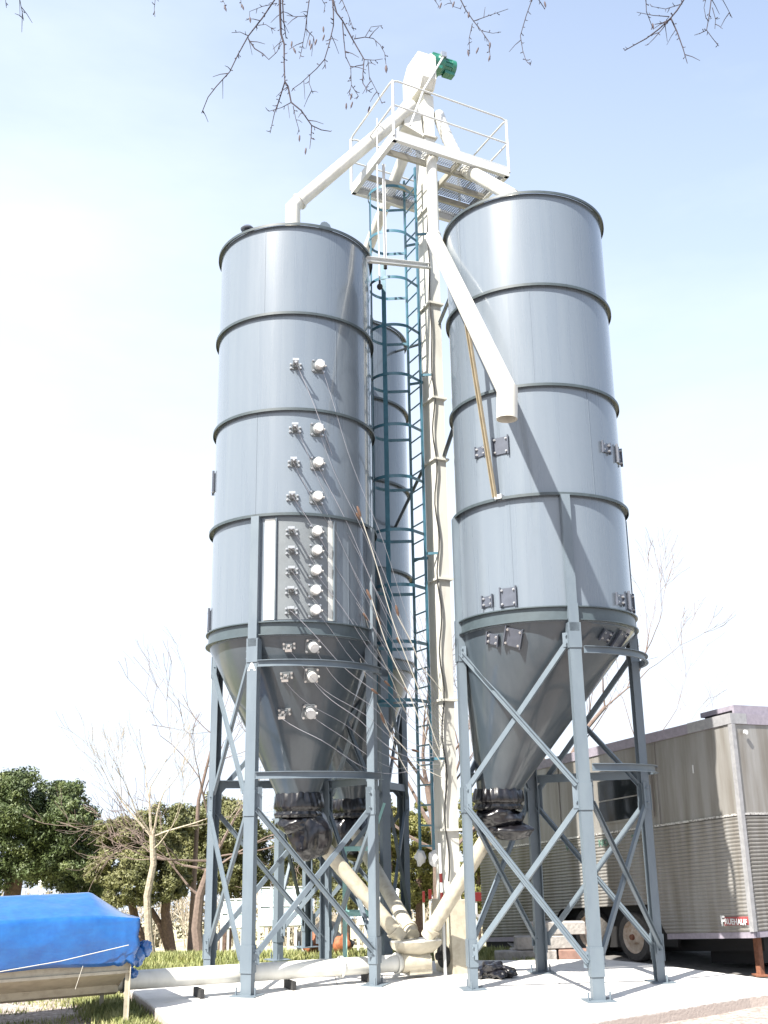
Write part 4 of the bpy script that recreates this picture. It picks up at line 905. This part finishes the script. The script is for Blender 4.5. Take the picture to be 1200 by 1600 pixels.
tree('pine_tree','big dark rounded pine at the far left edge above the tarpaulin',31,[[(20,1480,.3),(15,1420,.25),(30,1340,.2)]],
     [(60,1252,62,48),(0,1260,62,55),(-70,1290,70,60),(100,1310,50,45),(30,1330,70,45),(-30,1350,60,40),(120,1285,30,28),(85,1238,35,22),(20,1228,40,18),(115,1345,38,30),(60,1360,35,20),(50,1300,60,40),(95,1275,45,40)],110000,.05,3,M['leaf_dark'])
tree('pine_tree','darker pine between the big left pine and the pale bare tree',34,[[(135,1480,.25),(140,1400,.2),(140,1350,.15)]],
     [(140,1320,30,35),(155,1355,28,32),(120,1370,40,25),(165,1385,25,20),(150,1295,18,16)],36000,.055,4,M['leaf_dark'])
tree('pine_tree','wide olive pine with twin crooked trunks behind the pale bare tree',29,[[(268,1492,.15),(262,1455,.14),(258,1425,.12),(262,1390,.12)],[(232,1490,.13),(215,1450,.11),(205,1410,.1)],[(268,1470,.1),(250,1445,.08),(235,1420,.08)]],
     [(200,1310,48,32),(250,1290,40,32),(190,1350,45,32),(240,1350,50,30),(215,1385,45,24),(265,1385,30,22),(170,1300,25,18),(225,1315,50,35),(250,1375,50,25)],80000,.045,6,M['leaf_olive'])
tree('pine_tree','broad olive pine directly behind the left silo legs',33,[[(350,1485,.2),(355,1420,.17),(350,1350,.14)]],
     [(330,1280,50,32),(300,1310,45,35),(370,1300,50,40),(340,1345,50,30),(420,1320,45,35),(285,1350,30,25),(460,1340,40,30),(390,1365,45,22),(330,1310,60,40),(300,1350,50,32),(360,1370,50,25)],90000,.05,8,M['leaf_olive'])
tree('cypress_tree','tall yellow green evergreen seen left of the ladder foot',36,[[(608,1470,.15),(608,1400,.12),(608,1330,.1)]],
     [(608,1300,24,42),(606,1350,30,45),(612,1395,30,35),(600,1268,15,20)],26000,.055,12,M['leaf_yellow'],)
tree('cypress_tree','yellow green evergreen seen between the dark leg and the elevator',38,[[(655,1470,.15),(655,1400,.12),(655,1330,.1)]],
     [(650,1310,28,40),(662,1355,32,42),(648,1395,30,30),(655,1275,18,22)],28000,.055,13,M['leaf_yellow'])
tree('cypress_tree','olive evergreen seen right of the elevator above the sunlit feed tube',37,[[(745,1470,.15),(745,1400,.12),(745,1330,.1)]],
     [(740,1300,28,45),(752,1350,32,42),(742,1395,30,32),(735,1260,15,25)],26000,.055,14,M['leaf_yellow'])
tree('pine_tree','olive pine glimpsed low behind the rear silo legs',40,[[(540,1470,.18),(540,1420,.15),(540,1370,.1)]],
     [(520,1360,50,35),(570,1370,45,35),(480,1375,40,28),(545,1400,50,25)],26000,.06,15,M['leaf_olive'])
# distant wood
rg=random.Random(77); lobes=[]
for i in range(150):
    x=-75+i*1.05+rg.uniform(-1,1); y=rg.uniform(84,98); h=rg.uniform(1.6,2.7); lobes.append(((x,y,gz(x,y)+h*.8),(rg.uniform(1.4,2.6),1.5,h)))
b=foliage(lobes,60000,.17,5,sub=5); tag(b.build('distant_wood',M['leaf_wood']),'hazy mass of brownish green trees and scrub far beyond the silos','wood',kind='stuff')
rg=random.Random(78); b=MB()
for i in range(260):
    x=rg.uniform(-40,30); y=rg.uniform(55,80); z=gz(x,y); grow(b,V((x,y,z)),V((rg.uniform(-.2,.2),0,1)).normalized(),rg.uniform(.8,1.5),.04,3,rg,.45,.3,2,.016)
tag(b.build('distant_scrub',M['bark_pale']),'band of thin leafless saplings in the far field','scrub',kind='stuff')

# grass
rg=random.Random(9); b=MB(); vs=[];fs=[]
def inslab(x,y):
    c=False; n=len(SLAB); j=n-1
    for i in range(n):
        xi,yi=SLAB[i]; xj,yj=SLAB[j]
        if (yi>y)!=(yj>y) and x<(xj-xi)*(y-yi)/(yj-yi)+xi: c=not c
        j=i
    return c
def blade(x,y,h):
    z=gz(x,y)-.01; a=rg.uniform(0,6.28); w=h*.07+.004; d=V((math.cos(a),math.sin(a),0)); l=V((rg.gauss(0,.35),rg.gauss(0,.35),1))*h; p=V((x,y,z)); m=len(vs)
    vs.extend([p-d*w,p+d*w,p+l*.6+d*w*.5,p+l]); fs.append((m,m+1,m+2,m+3))
k=0
while k<42000:
    y=17.15+rg.random()**1.7*8; x=rg.uniform(-8,4.5)*y/20
    if inslab(x,y) or (x>2.2 and y>17): continue
    if noise.noise(V((x*1.3,y*1.3,0)))+rg.uniform(-.3,.5)<0: continue
    blade(x,y,rg.uniform(.05,.16)); k+=1
k=0
while k<9000:
    t=rg.random(); x=-2.2-1.6*t+rg.gauss(0,.18)-.15; y=11.6+3.6*t+rg.gauss(0,.1)
    if inslab(x,y): continue
    blade(x,y,rg.uniform(.03,.13)); k+=1
k=0
while k<9000:
    x=rg.uniform(-8,-3.4); y=rg.uniform(11.3,17.5)
    if inslab(x,y) or noise.noise(V((x*1.1,y*1.6,5)))<.08: k+=.2; continue
    blade(x,y,rg.uniform(.02,.09)); k+=1
b.add(vs,fs); tag(b.build('grass',M['grass']),'tufts of green and dry grass round the slab edges','grass',kind='stuff')

# ------------------------------------------------------------------ overhanging tree at the camera
OT=empty('overhanging_tree',(-4.2,2.6,gz(-4.2,2.6)),'dark bare twigs with dangling pods hanging into the sky at the top','tree')
rg=random.Random(3)
b=MB(); b.tube([(-4.2,2.6,gz(-4.2,2.6)),(-4.1,2.7,2.5),(-3.9,3,5),(-3.7,3.4,7)],[.26,.22,.19,.14],12)
hub=V((-3.7,3.4,7.)); b.build('trunk',M['bark_dark'],OT,True)
b=MB()
limb1=[hub,V((-2.6,4.3,7.6)),V((-1.4,4.9,7.75)),V((-.6,5.2,7.5)),V((.0,5.4,7.5))]
limb2=[V((-2.6,4.3,7.6)),V((-1.0,4.6,8.1)),V((.6,5.,7.9)),V((1.6,5.4,7.6)),V((2.1,5.6,7.4))]
limb3=[hub,V((-3.2,4.2,7.3)),V((-2.2,5.0,7.3)),V((-1.6,5.4,7.2))]
for l,r in((limb1,[.12,.08,.055,.035,.02]),(limb2,[.07,.055,.04,.025,.012]),(limb3,[.09,.05,.03,.015])): b.tube(l,r,8)
b.build('limb',M['bark_dark'],OT,True)
allp=[a.lerp(c,k/6) for l in(limb1,limb2,limb3) for a,c in zip(l[:-1],l[1:]) for k in range(7)]
TW=[([(437,-6),(438,30),(439,53),(444,69),(444,100),(445,128)],6.,1),([(445,128),(435,160),(429,176),(422,208)],3,0),([(445,128),(450,135),(455,160),(471,173),(487,196),(502,203),(515,205)],3.6,0),([(487,196),(486,214),(484,232)],2.2,0),([(455,160),(440,168),(420,174)],1.8,0),([(458,166),(462,185),(468,206)],1.6,0),
([(441,-6),(443,30),(447,60)],4.2,1),([(433,-6),(410,28),(388,56),(372,85),(359,112),(338,135),(325,152),(315,177)],3.4,1),([(388,61),(398,76),(411,84),(420,93),(432,82),(440,68)],2.4,0),([(388,56),(375,50),(362,51)],1.8,0),([(400,40),(415,38),(430,48)],1.6,0),([(433,5),(410,10),(390,18),(390,33)],1.6,0),
([(484,-6),(479,30),(477,48),(471,80),(468,92)],2.6,1),([(480,25),(462,26),(448,24)],1.8,0),([(477,45),(490,58),(492,70)],1.8,0),([(519,-6),(521,20),(521,40),(514,70),(507,93),(495,107),(484,117),(470,130),(457,139)],3,1),([(507,93),(509,107)],1.5,0),([(484,117),(483,130),(489,146)],1.6,0),
([(519,-6),(526,20),(535,32),(550,60),(569,93),(567,115),(567,130),(575,142),(583,138)],3.4,1),([(535,35),(537,60),(540,88),(548,105),(549,133),(545,150)],2.2,0),([(553,61),(570,58),(583,60),(594,70),(601,83),(603,100)],2,0),([(532,-6),(543,20),(553,48)],2.2,1),([(571,57),(580,42),(597,40)],1.5,0),([(569,93),(585,94),(598,92)],1.7,0),([(549,133),(560,150),(557,155)],1.4,0),([(575,95),(577,120),(590,145),(597,162)],1.5,0),
([(717,-6),(728,16),(740,33),(752,48),(764,65),(766,93)],2.6,1),([(740,33),(765,24),(794,14)],1.7,0),([(738,37),(733,60),(734,84)],1.6,0),([(752,48),(770,52),(783,50)],1.4,0),([(700,-6),(708,10),(720,14)],1.8,1),([(675,-6),(686,10)],2,1),
([(833,-6),(822,25),(813,56),(817,80),(822,95),(829,102)],2.2,1),([(838,-6),(850,12)],3.5,1),
([(1072,-6),(1058,16),(1048,28),(1030,45),(1010,60),(990,71),(976,79)],4,1),([(1048,28),(1058,50),(1067,75),(1074,99)],3,0),([(1048,28),(1035,45),(1022,60),(1013,69)],2.2,0),([(1009,-6),(1010,18),(1020,44)],2.6,1),([(1046,26),(1020,24),(995,19)],2,0),([(1066,6),(1040,14),(1018,10)],1.8,0),([(1048,30),(1035,36),(1023,38)],3,0),
([(1112,-6),(1108,25),(1104,47),(1112,58),(1123,72)],2.6,1),([(1104,47),(1094,52),(1085,55)],1.8,0),([(1113,12),(1118,30),(1117,45)],1.5,0),([(1126,-6),(1136,12),(1144,28)],2.2,1),([(1104,-6),(1100,12),(1103,28)],1.5,1),
([(30,-6),(34,15),(37,32)],2,1),([(8,-6),(10,12)],1.6,1),([(243,-6),(241,14),(242,26)],1.8,1),([(345,-6),(352,8),(350,14)],1.6,1),([(376,-6),(377,12)],1.8,1),([(500,-6),(508,8),(506,20)],1.5,1)]
depth={}
for n_,(pp,w,top) in enumerate(TW):
    x0,y0=pp[0]; key=(round(x0/90)); Y0=depth.setdefault(key,5.0+.25*math.sin(key*1.7))
    pts=[at(x,y,Y0+.12*math.sin(i*.8+n_)*(1 if top else .3)*(i/len(pp))) for i,(x,y) in enumerate(pp)]
    rr=w*Y0/F*.5
    if top:
        q=min(allp,key=lambda a:(a-(pts[0]+V((0,.0,.35)))).length); pts=[q,q.lerp(pts[0],.5)+V((.03,0,.06))]+pts
    m_=len(pts); b=MB(); b.tube(pts,[max(.0016,rr*(1-.6*i/(m_-1))) for i in range(m_)],6)
    for i in range(1 if not top else 3,m_):
        a,c=pts[i-1],pts[i]; L_=(c-a).length
        for k in range(max(1,int(L_/.035))):
            q=a.lerp(c,rg.random()); d=(c-a).normalized(); o_=d.orthogonal().normalized(); o_.rotate(Matrix.Rotation(rg.uniform(0,6.28),3,d)); nd=(d*.6+o_).normalized()
            ln=rg.choice((.012,.015,.02,.03,.09)); q2=q+nd*ln
            b.tube([q,q.lerp(q2,.5)+V((0,0,-.004)),q2+V((0,0,-.02 if ln>.05 else 0))],[.0028,.002,.0013],4,False)
            if ln<.016: b.tube([q2,q2+nd*.008],[.0035,.002],4)
    b.build('twig',M['bark_dark'],OT,True)
M['pod']=mat('dry_pod',(.05,.028,.035),.7,var=.4,nscale=30)
for i,(x,y) in enumerate(((350,12),(377,10),(390,30),(456,68),(458,78),(484,66),(487,72),(505,45),(507,58),(541,165),(551,163),(578,170),(603,105),(602,108),(468,215),(478,235),(748,78),(766,70),(766,90),(731,82),(733,22),(851,6),(690,8),(710,6),(1020,40),(495,65),(550,150))):
    p=at(x,y,5.05); b=MB(); t=rg.uniform(-.012,.012); b.tube([p+Z*.018,p+V((t*.3,0,.008)),p+V((t,0,-.012)),p+V((t*1.4,0,-.028))],[.0015,.005,.0055,.001],6); b.build('seed_pod',M['pod'],OT,True)
